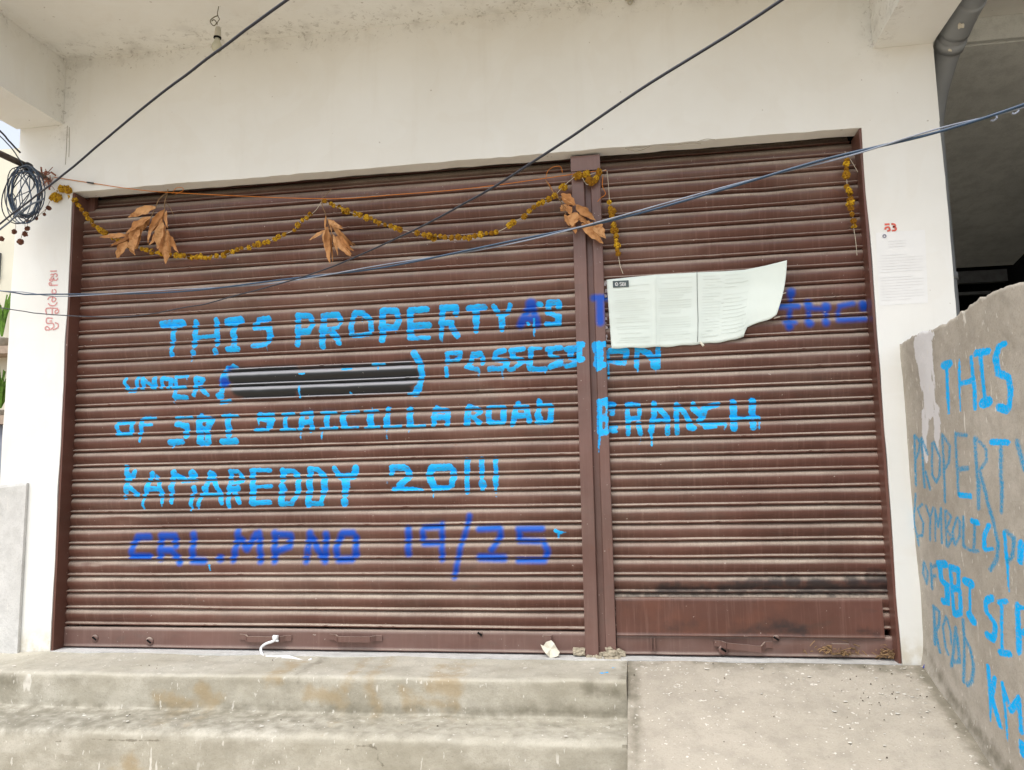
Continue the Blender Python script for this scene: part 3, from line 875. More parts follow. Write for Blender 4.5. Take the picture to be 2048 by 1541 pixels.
def curtain(name, x0, x1, seams, parent, dx, seed):
    """corrugated lath curtain: every lath a convex face over a rolled bead; seams run from the lowest up"""
    rows_z, rows_o, rows_k = [], [], []
    for k in range(len(seams) - 2, -1, -1):
        zt, zb = seams[k + 1], seams[k]
        for t, o in PROF:
            rows_z.append(zt + (zb - zt) * t)
            rows_o.append(o)
            rows_k.append(k)
    rows_z = np.array(rows_z); rows_o = np.array(rows_o); rows_k = np.array(rows_k)
    xs = np.linspace(x0, x1, int((x1 - x0) / dx) + 1)
    X = np.repeat(xs[None, :], len(rows_z), 0)
    K = rows_k[:, None]
    # every lath hangs a hair differently: low waves, small dents
    dz = 0.0019 * vnoise2(X * 1.7, K * 3.1, seed, 3)
    dy = 0.0016 * vnoise2(X * 2.3 + 9, K * 2.7, seed + 1, 3) + 0.0006 * vnoise2(X * 14, rows_z[:, None] * 30, seed + 2, 2)
    bead = ((rows_o > .008) & (np.arange(len(rows_o)) % len(PROF) > 14))[:, None]
    crumbs = np.clip(vnoise2(X * 40, K * 5.3, seed + 3, 2) - 0.72, 0, 1) * bead
    Z = rows_z[:, None] + dz + crumbs * 0.006
    Y = Y_C - rows_o[:, None] - dy - crumbs * 0.003 + 0.075 * np.clip((Z - 2.10) / 0.17, 0, 1.5) ** 2
    dr = random.Random(seed)
    for _ in range(int(16 * (x1 - x0))):
        cx, cz, sx, sz, am = dr.uniform(x0, x1), dr.uniform(.15, 2.1), dr.uniform(.02, .09), dr.uniform(.012, .03), dr.uniform(-.003, .010)
        Y = Y + am * np.exp(-((X - cx) / sx) ** 2 - ((Z - cz) / sz) ** 2)
    V = np.stack([X, Y, Z], -1).reshape(-1, 3)
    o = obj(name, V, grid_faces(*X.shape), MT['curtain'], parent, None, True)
    P2 = V[:, [0, 2]]
    gap = np.repeat((rows_o < 0.0035)[:, None], len(xs), 1).ravel() * 0.03
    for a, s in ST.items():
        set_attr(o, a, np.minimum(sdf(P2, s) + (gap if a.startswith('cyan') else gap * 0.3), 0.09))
    return o


SEAM_L = [.098, .176, .254, .332, .410, .486, .562, .638, .714, .791, .866, .941, 1.017, 1.094, 1.169, 1.244, 1.319, 1.394, 1.469, 1.545, 1.621, 1.695, 1.771, 1.847, 1.921, 1.998, 2.074, 2.152, 2.228, 2.304, 2.38]
SEAM_R = [.110 + .0745 * k for k in range(31)]

sL = empty('roller_shutter', (1.28, 0.08, 0.0), 'wide brown roller shutter on the left with five painted lines of blue lettering', 'roller shutter')
curtain('curtain', 0.013, 2.566, SEAM_L, sL, 0.0062, 31)
sR = empty('roller_shutter', (3.26, 0.08, 0.0), 'narrower brown roller shutter on the right with torn poster and rusty patched bottom', 'roller shutter')
curtain('curtain', 2.676, 3.826, SEAM_R, sR, 0.0062, 51)


def bar_sheet(x0, x1, z0, z1, y, parent, name, mat, seed, ret=0.03, jit=0.0012):
    """sheet-metal bar with a folded top and bottom"""
    prof = dense([(y + ret, z1 + .002), (y + .004, z1), (y, z1 - .004), (y - .001, (z0 + z1) / 2), (y, z0 + .004), (y - .006, z0), (y + ret, z0 - .001)], 0.012)
    xs = np.linspace(x0, x1, int((x1 - x0) / 0.02) + 1)
    prof = np.array(prof)
    X = np.repeat(xs[None, :], len(prof), 0)
    Y = prof[:, 0][:, None] + jit * vnoise2(X * 6, prof[:, 1][:, None] * 12, seed, 3)
    Z = np.repeat(prof[:, 1][:, None], len(xs), 1) + 0.0006 * vnoise2(X * 8, X * 0, seed + 1, 2)
    V = np.stack([X, Y, Z], -1).reshape(-1, 3)
    return obj(name, V, grid_faces(*X.shape)[:, ::-1], mat, parent, None, True), V


bL, _ = bar_sheet(0.014, 2.556, 0.004, 0.094, 0.072, sL, 'bottom_bar', MT['metal'], 5)
bR, bV = bar_sheet(2.69, 3.826, 0.004, 0.088, 0.073, sR, 'bottom_bar', MT['metal'], 15, jit=0.004)
pl, pV = bar_sheet(2.69, 3.795, 0.084, 0.245, 0.066, sR, 'cover_plate', MT['plate'], 25, ret=0.02)
set_attr(pl, 'soot', sdf(pV[:, [0, 2]], strokes_px([(1220, 1170, 6.02, '120:700,520 1000,500|1500,560 2040,520;40:350,620 900,620'), (1540, 1170, 6.02, '150:50,480 400,560;60:1100,560 1300,580')], 1, .066, (0, 2)), .1))


def handle(x0, x1, z, parent, bend=0.0):
    """a strap handle: two lugs and a bowed bar"""
    m = MB()
    pts = [(x0, .068, z + .006), (x0 + .03, .066, z + .004), (x0 + .05, .045, z), (x1 - .05, .045, z - bend), (x1 - .03, .066, z + .002), (x1, .068, z + .002)]
    P = np.array(pts)
    for a, b in zip(P[:-1], P[1:]):
        d = b - a
        h = .0125
        n = np.array([-d[1], d[0], 0]); n /= np.linalg.norm(n) + 1e-9; n *= .004
        V = [a + (0, 0, -h), a + (0, 0, h), b + (0, 0, h), b + (0, 0, -h)]
        m.add([v - n for v in V] + [v + n for v in V], [(0, 1, 2, 3), (7, 6, 5, 4), (0, 4, 5, 1), (3, 2, 6, 7), (1, 5, 6, 2), (0, 3, 7, 4)])
    return m.build('handle', MT['metal'], parent)


pw = lambda x, y, yy=0.07: un(x, y, 1, yy)
for a, b, yy in ((480, 584, 1277), (659, 765, 1277)):
    handle(pw(a, yy)[0], pw(b, yy)[0], pw((a + b) / 2, yy)[2], bL)
handle(pw(1428, 1285)[0], pw(1545, 1297)[0], pw(1480, 1290)[2], bR, 0.012)


def lock(px, py, r, parent, y=0.0695, rot=0.6):
    c = un(px, py, 1, y)
    MB().lathe([(r, 0), (r * .92, .003), (r * .5, .004), (.004, .0042)], c, (0, -1, 0), 16).build('lock_plate', MT['metal'], parent, None, True)
    k = MB()
    d = np.array([math.cos(rot), 0, -math.sin(rot)])
    k.tube([c + (0, -.0045, 0) - d * .012, c + (0, -.0045, 0) + d * .012], .0045, 6)
    k.build('keyhole', MT['keyhole'], parent)


lock(190, 1277, .018, bL)
lock(299, 1283, .02, bL)
lock(960, 1268, .012, bL)
lock(1447, 1300, .022, bR, .065)
lock(1552, 1277, .014, bR, .064)
m = MB()
for x in (1301, 1308):
    m.box(pw(x, 1280)[0], pw(x, 1280)[0] + .005, .062, .071, pw(x, 1302)[2], pw(x, 1276)[2])
m.build('slot_guide', MT['metal'], bR)
m = MB().box(pw(1662, 1290)[0], pw(1697, 1290)[0], .052, .072, pw(1680, 1304)[2], pw(1680, 1287)[2])
m.build('hasp', MT['metal'], bR)
m = MB().box(pw(1086, 1290)[0], pw(1104, 1290)[0], .05, .072, pw(1095, 1284)[2], pw(1095, 1270)[2])
m.build('hasp', MT['metal'], bL)
for s, x0, x1 in ((sL, 0.0005, 0.012), (sR, 3.8235, 3.8345)):
    MB().box(x0, x1, 0.004, 0.13, -0.004, 2.268).build('guide_rail', MT['rail'], s)
MB().box(.012, .05, .105, .13, -.004, 2.4).build('guide_rail', MT['rail'], sL)

# ------------------------------------------------------------------ the post between the shutters
po = empty('shutter_post', (2.62, 0.07, 0.0), 'brown steel channel post standing between the two roller shutters', 'steel post')


def plate_grid(x0, x1, z0, z1, y, y1, mat, parent, name):
    xs = np.linspace(x0, x1, max(3, int((x1 - x0) / .004) + 1))
    zs = np.linspace(z0, z1, int((z1 - z0) / .008) + 1)
    X, Z = np.meshgrid(xs, zs)
    Y = y + 0.0012 * vnoise2(X * 4, Z * 5, 77, 2)
    Xr = np.concatenate([X[:, :1], X, X[:, -1:]], 1)
    Zr = np.concatenate([Z[:, :1], Z, Z[:, -1:]], 1)
    Yr = np.concatenate([np.full((len(zs), 1), y1), Y, np.full((len(zs), 1), y1)], 1)
    V = np.stack([Xr, Yr, Zr], -1).reshape(-1, 3)
    o = obj(name, V, grid_faces(*Xr.shape), mat, parent)
    P2 = V[:, [0, 2]]
    CYP = [(940, 660, 5.12, '60:1105,150 1150,150|1115,160 1120,310|1110,300 1150,300;56:1275,150 1375,150;84:1320,160 1320,370;62:1290,350 1370,360;26:1300,380 1300,415;40:1265,175 1275,220'),
           (1140, 770, 5.12, '50:305,165 305,490|300,170 372,158;64:310,345 370,350;60:310,490 375,485;22:374,180 374,480;20:300,500 296,700,10;20:345,205 372,200|345,295 372,300')]
    BLP = [(1170, 560, 3.531, '46:60,128 130,128;52:105,130 108,300')]
    set_attr(o, 'cyan', np.minimum(sdf(P2, strokes_px(CYP, 1, y, (0, 2))), .09))
    set_attr(o, 'blue', np.minimum(sdf(P2, strokes_px(BLP, 1, y, (0, 2))), .09))
    return o


plate_grid(2.553, 2.611, 0.0, 2.262, 0.042, 0.10, MT['post'], po, 'flange')
plate_grid(2.643, 2.687, 0.0, 2.262, 0.046, 0.10, MT['post'], po, 'flange')
plate_grid(2.6112, 2.6428, 0.0, 2.262, 0.072, 0.10, MT['post'], po, 'web')
MB().box(2.552, 2.688, 0.036, 0.0415, 2.19, 2.262).build('cap_plate', MT['metal'], po)
# crumbs of mortar and mud packed round its foot
m = MB()
for x, y, z, r in ((2.57, .036, -.006, .013), (2.6, .037, -.006, .012), (2.63, .06, -.004, .02), (2.65, .042, .0, .021), (2.672, .04, .008, .02), (2.70, .055, .01, .018), (2.655, .045, .026, .012), (2.62, 0.018, -.013, .016), (2.66, 0.015, -.013, .02), (2.69, 0.02, -.012, .016), (2.712, 0.055, -.002, .014)):
    bm = bmesh.new()
    bmesh.ops.create_icosphere(bm, subdivisions=2, radius=r)
    V = [v.co * (1 + .35 * random.uniform(-1, 1)) for v in bm.verts]
    m.add([(v.x * 1.3 + x, v.y * .6 + y, v.z * .8 + z + .004) for v in V], [[v.index for v in f.verts] for f in bm.faces])
    bm.free()
m.build('mortar_foot', MT['dirtclump'], po)

# ------------------------------------------------------------------ low cement wall on the right, lettered
ys = np.concatenate([np.linspace(0.0, -1.5, 230), np.linspace(-1.53, -3.0, 30)])
top = 1.308 + 0.010 * vnoise(ys * 6, 8, 3) + 0.006 * vnoise(ys * 26, 9, 2)
top[ys > -.02] -= .004
ks = np.linspace(0, 1, 200)
Yg = np.repeat(ys[None, :], len(ks), 0)
Zg = -0.8 + (top[None, :] + 0.8) * (ks[:, None])
Xg = XW + 0.004 * vnoise2(Yg * 4, Zg * 4, 12, 4) - 0.014 * np.clip(1 - (Zg - 0.31 * Yg) / 0.10, 0, 1) ** 2
# foot of the wall: a rough cement fillet
V = np.stack([Xg, Yg, Zg], -1).reshape(-1, 3)
F = [tuple(f) for f in grid_faces(*Xg.shape)]
nv = len(V)
nc = len(ys)
last = [(len(ks) - 1) * nc + i for i in range(nc)]
back_t = np.stack([np.full(nc, 4.04), ys, top - .004], -1)
back_b = np.stack([np.full(nc, 4.04), ys, np.full(nc, -.8)], -1)
V = np.vstack([V, back_t, back_b])
for i in range(nc - 1):
    F.append((last[i], last[i + 1], nv + i + 1, nv + i))
    F.append((nv + i, nv + i + 1, nv + nc + i + 1, nv + nc + i))
bw = obj('boundary_wall', V, F, MT['wall'], None, (4.0, -1.2, -.78))
for p in bw.data.polygons: p.use_smooth = True
tag(bw, 'rough grey cement boundary wall at right with hand painted blue letters', 'wall')
KY = np.array([0.52, 1.0])
P2 = V[:, [1, 2]] * KY
WB = [(1780, 640, 4.28, '''76:465,390 520,375;42:495,430 500,640 510,800,22;65:750,285 850,268;42:790,320 815,680;96:800,715 850,700;60:985,205 935,230 910,330 930,460;70:940,460 1010,490;62:1020,500 1035,600 1030,760,40;80:945,750 1000,770;32:600,340,12 600,450 612,780,14;40:705,320 730,560 735,760;50:620,545 715,520;58:880,1045 1010,1050;50:600,1500 700,1510'''),
      (1780, 960, 4.28, '''56:710,350 760,370;46:850,390 812,480 812,580;36:820,600 880,590;40:985,450 1000,650 1022,960,12;60:1130,540 1122,700;
70:420,722 480,722;60:430,740 440,850|450,870 490,900|490,920 490,1050|450,1040 460,1045;46:520,740 545,1150|590,780 590,900|600,960 605,1140;60:530,750 590,770|540,930 590,930|560,1150 600,1140;
80:650,870 700,890|675,1160 710,1210;30:685,920 680,1140;62:880,1010 835,1035;46:825,1060 832,1130 900,1220;52:910,1240 900,1340;72:840,1330 885,1360;50:940,1050 1000,1040;32:965,1080 965,1440;60:950,1480 1030,1490;52:1095,1070 1110,1480;42:1100,1090 1160,1100;62:1110,1300 1160,1310'''),
      (1820, 1200, 4.518, '46:705,600 735,900 730,1100,16;52:770,710 740,880|750,900 820,1140;36:840,750 870,1000 882,1270,14;42:840,760 900,930;56:920,1000 990,900;46:990,880 1010,1200;70:1010,1300 1022,1400')]
WT = [(1780, 640, 4.28, '''28:210,990 230,1420|215,990 260,1040 250,1130 220,1200|270,1010 300,1430|270,1010 325,1150|310,1300 345,1450|360,1060 365,1330 400,1390 430,1330 430,1180 375,1050|455,980 475,1560|460,985 520,1080 510,1220 465,1290|570,970 575,1250 590,1500|740,1010 830,1100 840,1200 780,1290;34:580,980 670,990|735,1010 770,1560|780,1300 830,1480|955,1080 965,1560;42:580,1280 670,1270|1085,1040 1160,1290'''),
      (1780, 960, 4.28, '''24:225,120 210,350 250,560|280,210 240,250 290,370 280,480 240,480|310,220 345,330|370,240 345,330 345,520|390,250 395,520|390,260 420,400|440,240 420,400|440,250 450,540|475,260 490,570|480,260 530,310 490,420 540,500 500,575|580,320 540,440 560,560 600,480 600,360 580,320;30:630,320 630,570 700,610|700,610 760,610;34:735,380 720,600|770,0 768,250|965,0 960,280;36:800,0 840,180 890,380 930,550 915,680 860,775;40:1000,440 1070,500 1060,650 1010,700;24:290,700 280,800 310,890 320,800 290,700;30:345,720 355,930|350,750 400,730|355,830 390,820'''),
      (1820, 1200, 4.518, '36:205,60 225,400|210,65 260,110 255,230 220,290|230,300 270,470|475,180 490,400 490,740|490,330 550,450 580,600 560,740 520,770;28:320,150 290,250 320,430 350,500|330,170 360,280 370,400;36:410,250 380,600|420,320 450,560|390,560 450,560')]
WH = [(1780, 640, 4.28, '120:250,180 270,330 310,560;150:300,140 320,300 335,560 340,760;110:330,560 345,800;90:300,800 300,960|400,760 410,1000;50:290,960 315,1200|410,1000 420,1250,20;60:345,120 360,140')]
set_attr(bw, 'cyan', sdf(P2, [(q * KY, r_) for q, r_ in strokes_px(WB, 0, XW, (1, 2))], .05))
set_attr(bw, 'thin', sdf(P2, [(q * KY, r_) for q, r_ in strokes_px(WT, 0, XW, (1, 2))], .05))
set_attr(bw, 'white', sdf(P2, [(q * KY, r_) for q, r_ in strokes_px(WH, 0, XW, (1, 2))], .08))
set_attr(bw, 'dirt', sdf(P2 / KY, [(np.array([[0.0, 0.06], [-.3, -.06], [-.63, -.16], [-1.5, -.4]]), np.array([.0, .01, .02, .03]))], .2))

# ------------------------------------------------------------------ low whitewashed wall at the left edge
xs = np.linspace(-3.0, -0.16, 120)
top = 0.792 + 0.008 * vnoise(xs * 7, 31, 3)
V = []
for x, t in zip(xs, top):
    q = .004 * float(vnoise(np.array([x * 9]), 33)[0])
    V += [(x, -.022 + q, -.78), (x, -.020 + q, t - .012), (x, -.014, t), (x, -.002, t), (x, -.002, -.78)]
F = [(i * 5 + k, (i + 1) * 5 + k, (i + 1) * 5 + (k + 1) % 5, i * 5 + (k + 1) % 5) for i in range(len(xs) - 1) for k in range(5)]
F += [(0, 1, 2, 3, 4), tuple(range((len(xs) - 1) * 5, len(xs) * 5))[::-1]]
lw = obj('low_wall', V, F, MT['whitewash'])
tag(lw, 'low weathered whitewashed wall abutting the left column', 'wall')

# ------------------------------------------------------------------ drain pipe beside the right beam
dp = empty('drain_pipe', (4.227, 0.3, -0.78), 'grey plastic drain pipe bending down behind the right column', 'pipe')
path = smoothpath([(4.24, -.95, 2.80), (4.24, -.5, 2.745), (4.24, -.12, 2.69), (4.238, .03, 2.64), (4.232, .16, 2.55), (4.228, .26, 2.44), (4.227, .3, 2.28), (4.227, .3, 1.6), (4.227, .3, .6), (4.227, .3, -.78)], 8)
MB().tube(path, 0.055, 24).build('pipe_run', MT['pvc'], dp, None, True)
m = MB()
m.tube(smoothpath([(4.24, -.20, 2.703), (4.24, -.12, 2.69), (4.239, -.02, 2.66)], 5), 0.0605, 24)
m.build('coupling', MT['pvc'], dp, None, True)
MB().tube([(4.238, .01, 2.648), (4.2365, .05, 2.63)], .0625, 24).build('coupling', MT['pvc'], dp, None, True)
MB().tube([(4.227, .3, 1.635), (4.227, .3, 1.665)], .061, 24).build('coupling', MT['pvc'], dp, None, True)
# dabs of old whitewash on it
DAB = simple('whitewash_dab', (0.66, 0.62, 0.52), 0.9, 0.1)
for px, py, r in ((1907, 60, .014), (1922, 52, .010), (1891, 63, .006), (1880, 98, .013), (1886, 92, .009), (1895, 104, .010), (1900, 101, .006), (1879, 108, .007)):
    c = un(px, py, 0, 4.24)
    c = c + (CAM - c) / np.linalg.norm(CAM - c) * .0615
    r *= 1.25
    m = MB().lathe([(r, 0), (r * .6, .002), (r * .1, .0025)], c, tuple(CAM - c), 10)
    m.V = [tuple(np.array(v) + (0, 0, r * .5 * math.sin(v[0] * 300 + v[2] * 170))) for v in m.V]
    m.build('whitewash_splash', DAB, dp)

# ------------------------------------------------------------------ poster, torn
ps = empty('torn_poster', tuple(un(1390, 690, 1, .06)), 'large pale paper notice with ragged torn right side pasted on the right shutter', 'poster')
TOP = [(1213, 560), (1260, 555), (1310, 550), (1400, 545), (1450, 543), (1490, 540), (1530, 532), (1574, 521)]
BOT = [(1223, 697), (1270, 696), (1310, 695), (1350, 693), (1430, 686), (1470, 680), (1487, 673), (1493, 655), (1540, 638), (1553, 630)]


def along(pl, u):
    pl = np.array(pl, float)
    xs = pl[:, 0]
    t = (xs - xs[0]) / (xs[-1] - xs[0])
    return np.array([np.interp(u, t, pl[:, 0]), np.interp(u, t, pl[:, 1])])


def poster_pt(u, v, lift=0.0):
    a, b = along(TOP, u), along(BOT, u)
    edge = 0.0
    p = a + (b - a) * v
    if u > .93: p[0] += (u - .93) / .07 * 5 * math.sin(v * 3.1)
    p[1] += 0.9 * math.sin(u * 41) * (v > .99)
    y = 0.066 - 0.006 * math.sin(u * 6.0 + v * 1.3) - 0.003 * math.sin(v * 7 + u * 3) - max(0, u - .78) ** 2 * 1.3 * (1 - v * .5) - .002 * (abs(u - .268) < .012)
    q0 = un(p[0], p[1], 1, y)
    y += 0.0008 * math.cos(2 * math.pi * (q0[2] - .11) / .0745) * (1 - .5 * u) - .0025 * math.sin(u * 23 + v * 4) * v
    q = un(p[0], p[1], 1, y)
    return q + (CAM - q) / np.linalg.norm(CAM - q) * lift


nu, nvv = 90, 24
V = [poster_pt(i / nu, j / nvv) for j in range(nvv + 1) for i in range(nu + 1)]
pp = obj('paper', V, grid_faces(nvv + 1, nu + 1)[:, ::-1], MT['paper'], ps, None, True)
so_ = pp.modifiers.new('thickness', 'SOLIDIFY'); so_.thickness = .0006; so_.offset = 1
m = MB()
r = random.Random(5)
for u0, u1, lines in ((.035, .235, 26), (.285, .475, 26), (.535, .645, 22), (.66, .80, 16)):
    for k in range(lines):
        v = .12 + .83 * k / 26 if u0 < .1 else .06 + .88 * k / lines
        if r.random() < .12: continue
        a, b = u0 + r.uniform(0, .03) * (r.random() < .3), u1 - r.uniform(0, .08) * (r.random() < .45)
        n = 16
        pts = [poster_pt(a + (b - a) * i / n, v, .003) for i in range(n + 1)]
        m.ribbon(pts, r.choice([.0012, .0016, .0022]))
m.build('printed_text', MT['ink'], ps)
m = MB()
for u in (.268, .274):
    m.ribbon([poster_pt(u, .05 + .9 * i / 12, .0025) for i in range(13)], .0012, (0, -1, 0))
m.build('fold_crease', MT['ink'], ps)


def pq(x, y, lift):
    u = (x - 1213) / (1574 - 1213)
    a = along(TOP, u)[1]; b = along(BOT, u)[1]
    return poster_pt(u, (y - a) / (b - a), lift)


lg = MB().add([pq(x, y, .0045) for x, y in ((1225, 562.5), (1257, 561), (1257, 574), (1225, 576))], [(0, 1, 2, 3)]).build('logo_panel', MT['darkink'], ps)
m = MB()
ring = [pq(1232.5 + 2.6 * math.cos(a), 569 + 3.0 * math.sin(a), .0055) for a in np.linspace(math.radians(105), math.radians(435), 20)]
m.ribbon(ring, .0028)
m.ribbon([pq(1232.5, 569, .0055), pq(1232.5, 572.5, .0055)], .0016)
for x0, pl in ((1239, [(4, 0), (0.6, 0), (0, 1.6), (0.6, 3), (3.4, 3.3), (4, 5), (3.4, 6.6), (0, 6.6)]), (1244.4, [(0, 6.6), (0, 0), (3, 0), (3.8, 1.6), (3, 3.1), (0, 3.2), (3.3, 3.4), (4, 5), (3.2, 6.6), (0, 6.6)]), (1250.4, [(0, 0), (0, 6.6)])):
    m.ribbon([pq(x0 + a, 565.3 + b, .0055) for a, b in pl], .0024)
m.build('logo_lettering', MT['paper2'], lg)
m = MB().tube(smoothpath([pq(1394, 547, .004), pq(1397, 600, .004), pq(1400, 640, .004), pq(1401, 684, .004)], 6), .0012, 6)
m.tube(smoothpath([pq(1394, 546, .003), un(1394, 541, 1, .075)], 3), .0012, 6)
m.build('tie_string', MT['darkgrey'], ps)
for a_, b_, rr_ in (((1400, 684), (1407, 692), [.004, .006]), ((1572, 586), (1562, 589), .002), ((1560, 634), (1548, 637), .002)):
    MB().tube([un(*a_, 1, .05), un(*b_, 1, .045)], rr_, 6).build('torn_strip', MT['scrap'], ps)

# remnant of an older notice showing left of the poster
GS = simple('glue_scrap', (0.55, 0.5, 0.52), 0.9, 0.1)
for i in range(14):
    x, y = 1209 + r.uniform(-4, 5), 560 + r.uniform(0, 135)
    c = un(x, y, 1, .0755)
    a = r.uniform(.003, .008)
    m = MB().add([c + (-a, 0, -a * .8), c + (a, -.001, -a), c + (a * .8, -.001, a * r.uniform(.4, 1.4)), c + (-a * .5, 0, a)], [(0, 1, 2, 3)])
    m.build('glue_scrap', GS, ps)

# ------------------------------------------------------------------ notice pasted on the right column
nt_ = empty('column_notice', tuple(un(1795, 610, 1, 0)), 'faint white printed sheet pasted flat on the right column', 'notice')
C4 = [un(x, y, 1, -.0008) for x, y in ((1752, 466), (1850, 460), (1856, 606), (1758, 612))]


def npt(u, v, lift):
    a = C4[0] + (C4[1] - C4[0]) * u
    b = C4[3] + (C4[2] - C4[3]) * u
    p = a + (b - a) * v
    p[1] -= lift
    return p


V = [npt(i / 10, j / 14, 0.0003 * math.sin(i * 1.7 + j)) for j in range(15) for i in range(11)]
o = obj('sheet', V, grid_faces(15, 11)[:, ::-1], MT['paper2'], nt_)
m = MB()
for k in range(22):
    v = .13 + .038 * k
    if k in (3, 4, 12): continue
    a, b = (.24, .6) if k < 3 else (.04 + .03 * (k % 5 == 0), .93 - r.uniform(0, .35) * (k % 4 == 1))
    m.ribbon([npt(a, v, .0014), npt((a + b) / 2, v, .0014), npt(b, v, .0014)], .0022)
m.build('printed_text', MT['ink2'], nt_)
c = un(1769, 472.5, 1, -.0035)
MB().ribbon([c + (.0062 * math.cos(a), 0, .0062 * math.sin(a)) for a in np.linspace(0, 2 * math.pi, 18)], .0038).build('round_emblem', simple('emblem_grey', (0.2, 0.2, 0.28), 0.9, 0.1), nt_)

# ------------------------------------------------------------------ dried marigold garlands and mango-leaf bunches
FLOWERS = []
for k in range(4):
    bm = bmesh.new()
    bmesh.ops.create_icosphere(bm, subdivisions=3, radius=1.0)
    rr = random.Random(40 + k)
    for v in bm.verts:
        d = v.co.normalized()
        lob = 0.16 * math.sin(d.x * 9 + k) * math.sin(d.y * 8 + 2 * k) + 0.14 * math.sin(d.z * 11 + d.x * 7) + rr.uniform(-.13, .13)
        v.co = d * (0.95 + lob) * (1.0 if d.z < .2 else 1.0 - .25 * d.z)
    me = bpy.data.meshes.new('flower')
    bm.to_mesh(me); bm.free()
    me.materials.append(MT['flower'])
    FLOWERS.append(me)
BUD = bpy.data.meshes.new('flower')
bm = bmesh.new()
bmesh.ops.create_cone(bm, segments=10, radius1=.35, radius2=1.0, depth=1.8)
for v in bm.verts: v.co *= 1 + random.uniform(-.12, .12)
bm.to_mesh(BUD); bm.free(); BUD.materials.append(MT['flower'])


def put_flower(parent, p, rad, mesh=None):
    o = bpy.data.objects.new('flower', mesh or random.choice(FLOWERS))
    link(o, parent, p)
    s = rad * 1.42 * random.uniform(.7, 1.25)
    o.scale = (s * random.uniform(.85, 1.1), s * .9, s * random.uniform(.8, 1.15))
    o.rotation_euler = (random.uniform(0, 6), random.uniform(0, 6), random.uniform(0, 6))
    return o


def garland(pxpts, y, label, rad=.0105, step=12.5, gaps=(), group=None, threads=(), name='marigold_garland', buds=.15):
    P = np.array([un(a, b, 1, y + (0.006 * math.sin(i * 1.9))) for i, (a, b) in enumerate(pxpts)])
    S = smoothpath(P, 10)
    e = empty(name, tuple(S[0]), label, 'garland', group)
    m = MB().tube(S, .0014, 5)
    for th in threads:
        m.tube(smoothpath([un(a, b, 1, y) for a, b in th], 6), .0013, 5)
    m.build('thread', MT['thread'], e)
    L = np.concatenate([[0], np.cumsum(np.linalg.norm(np.diff(S, axis=0), axis=1))])
    d = 0.0
    n = 0
    while d < L[-1] and n < 98:
        p = np.array([np.interp(d, L, S[:, k]) for k in range(3)])
        f = d / L[-1]
        if not any(a < f < b for a, b in gaps):
            q = p + np.array([random.uniform(-.002, .002), random.uniform(-.004, .002), random.uniform(-.003, .003)])
            put_flower(e, q, rad, BUD if random.random() < buds else None)
            n += 1
        d += step * .0022 * random.uniform(.7, 1.25)
    return e


Y_G = 0.012
garland([(118, 383), (140, 392), (165, 422), (185, 448), (212, 468), (243, 485), (285, 498), (322, 508), (360, 512), (400, 515), (440, 513), (470, 502), (500, 494), (535, 484), (565, 470), (585, 462), (600, 446), (622, 430)], Y_G,
        'long dried marigold garland sagging from the left column to the middle of the wide shutter', gaps=((.9, .925), (.66, .675)), threads=(((622, 430), (634, 418), (645, 400)),))
garland([(650, 403), (675, 415), (700, 425), (720, 432), (745, 441), (770, 450), (800, 459), (830, 466), (860, 472), (890, 474), (920, 476), (945, 474), (970, 468), (1000, 462), (1030, 444), (1055, 428), (1080, 408), (1100, 398), (1110, 392)], Y_G,
        'dried marigold garland sagging between the small leaf bunch and the steel post', gaps=((.12, .14), (.35, .39), (.74, .78), (.82, .85)), threads=(((1110, 392), (1128, 372), (1152, 352)),))
garland([(1152, 352), (1158, 353)], 0.02, 'little clump of dried marigolds tied across the top of the steel post', rad=.013, step=8, threads=(((1158, 352), (1178, 350), (1212, 340)), ((1163, 353), (1172, 368), (1178, 370))))
clump = bpy.data.objects[[o.name for o in bpy.data.objects if o.name.startswith('marigold_garland')][-1]]
for x, y in ((1178, 361), (1184, 366), (1193, 357), (1190, 362), (1197, 345), (1172, 350), (1127, 374), (1121, 376)):
    put_flower(clump, un(x, y, 1, .022), .0125)
garland([(1219, 404), (1222, 418), (1224, 432), (1227, 447), (1229, 462), (1232, 477), (1234, 492), (1236, 507), (1240, 532)], 0.03,
        'short dried marigold string hanging straight down right of the steel post', gaps=((.83, .97),), rad=.0118, step=11, threads=(((1214, 342), (1217, 372), (1219, 404)), ((1240, 532), (1246, 548))))
garland([(1694, 322), (1692, 337), (1693, 352), (1695, 376), (1700, 392), (1701, 408), (1704, 427), (1706, 441), (1707, 455)], 0.03,
        'short dried marigold string hanging at the right end of the opening', gaps=((.25, .38),), rad=.0118, step=11, threads=(((1690, 303), (1694, 322)), ((1707, 455), (1711, 480), (1714, 511)), ((1700, 318), (1716, 345))))

ts = MB()
ts.tube(smoothpath([un(x, y, 1, yy) for x, y, yy in ((108, 355, -.004), (186, 367, -.004), (260, 378, -.004), (350, 386, -.003), (640, 398, 0), (800, 389, 0), (960, 375, .005), (1160, 347, .02), (1213, 341, .03))], 6), .0017, 6)
for arc in ([(1091, 358), (1096, 342), (1108, 334), (1121, 334), (1125, 346)], [(1206, 352), (1205, 373), (1211, 388), (1201, 397), (1195, 404)], [(1091, 360), (1100, 372), (1106, 384)], [(344, 388), (352, 377), (364, 376), (366, 382), (350, 389)], [(150, 334), (154, 350), (153, 368), (146, 380)]):
    ts.tube(smoothpath([un(x, y, 1, .006 if x < 1000 else .02) for x, y in arc], 6), .0015, 5)
o = ts.build('festoon_string', MT['orange'], None, None, True)
tag(o, 'thin orange string stretched along the top of the wide shutter holding the garlands', 'string')


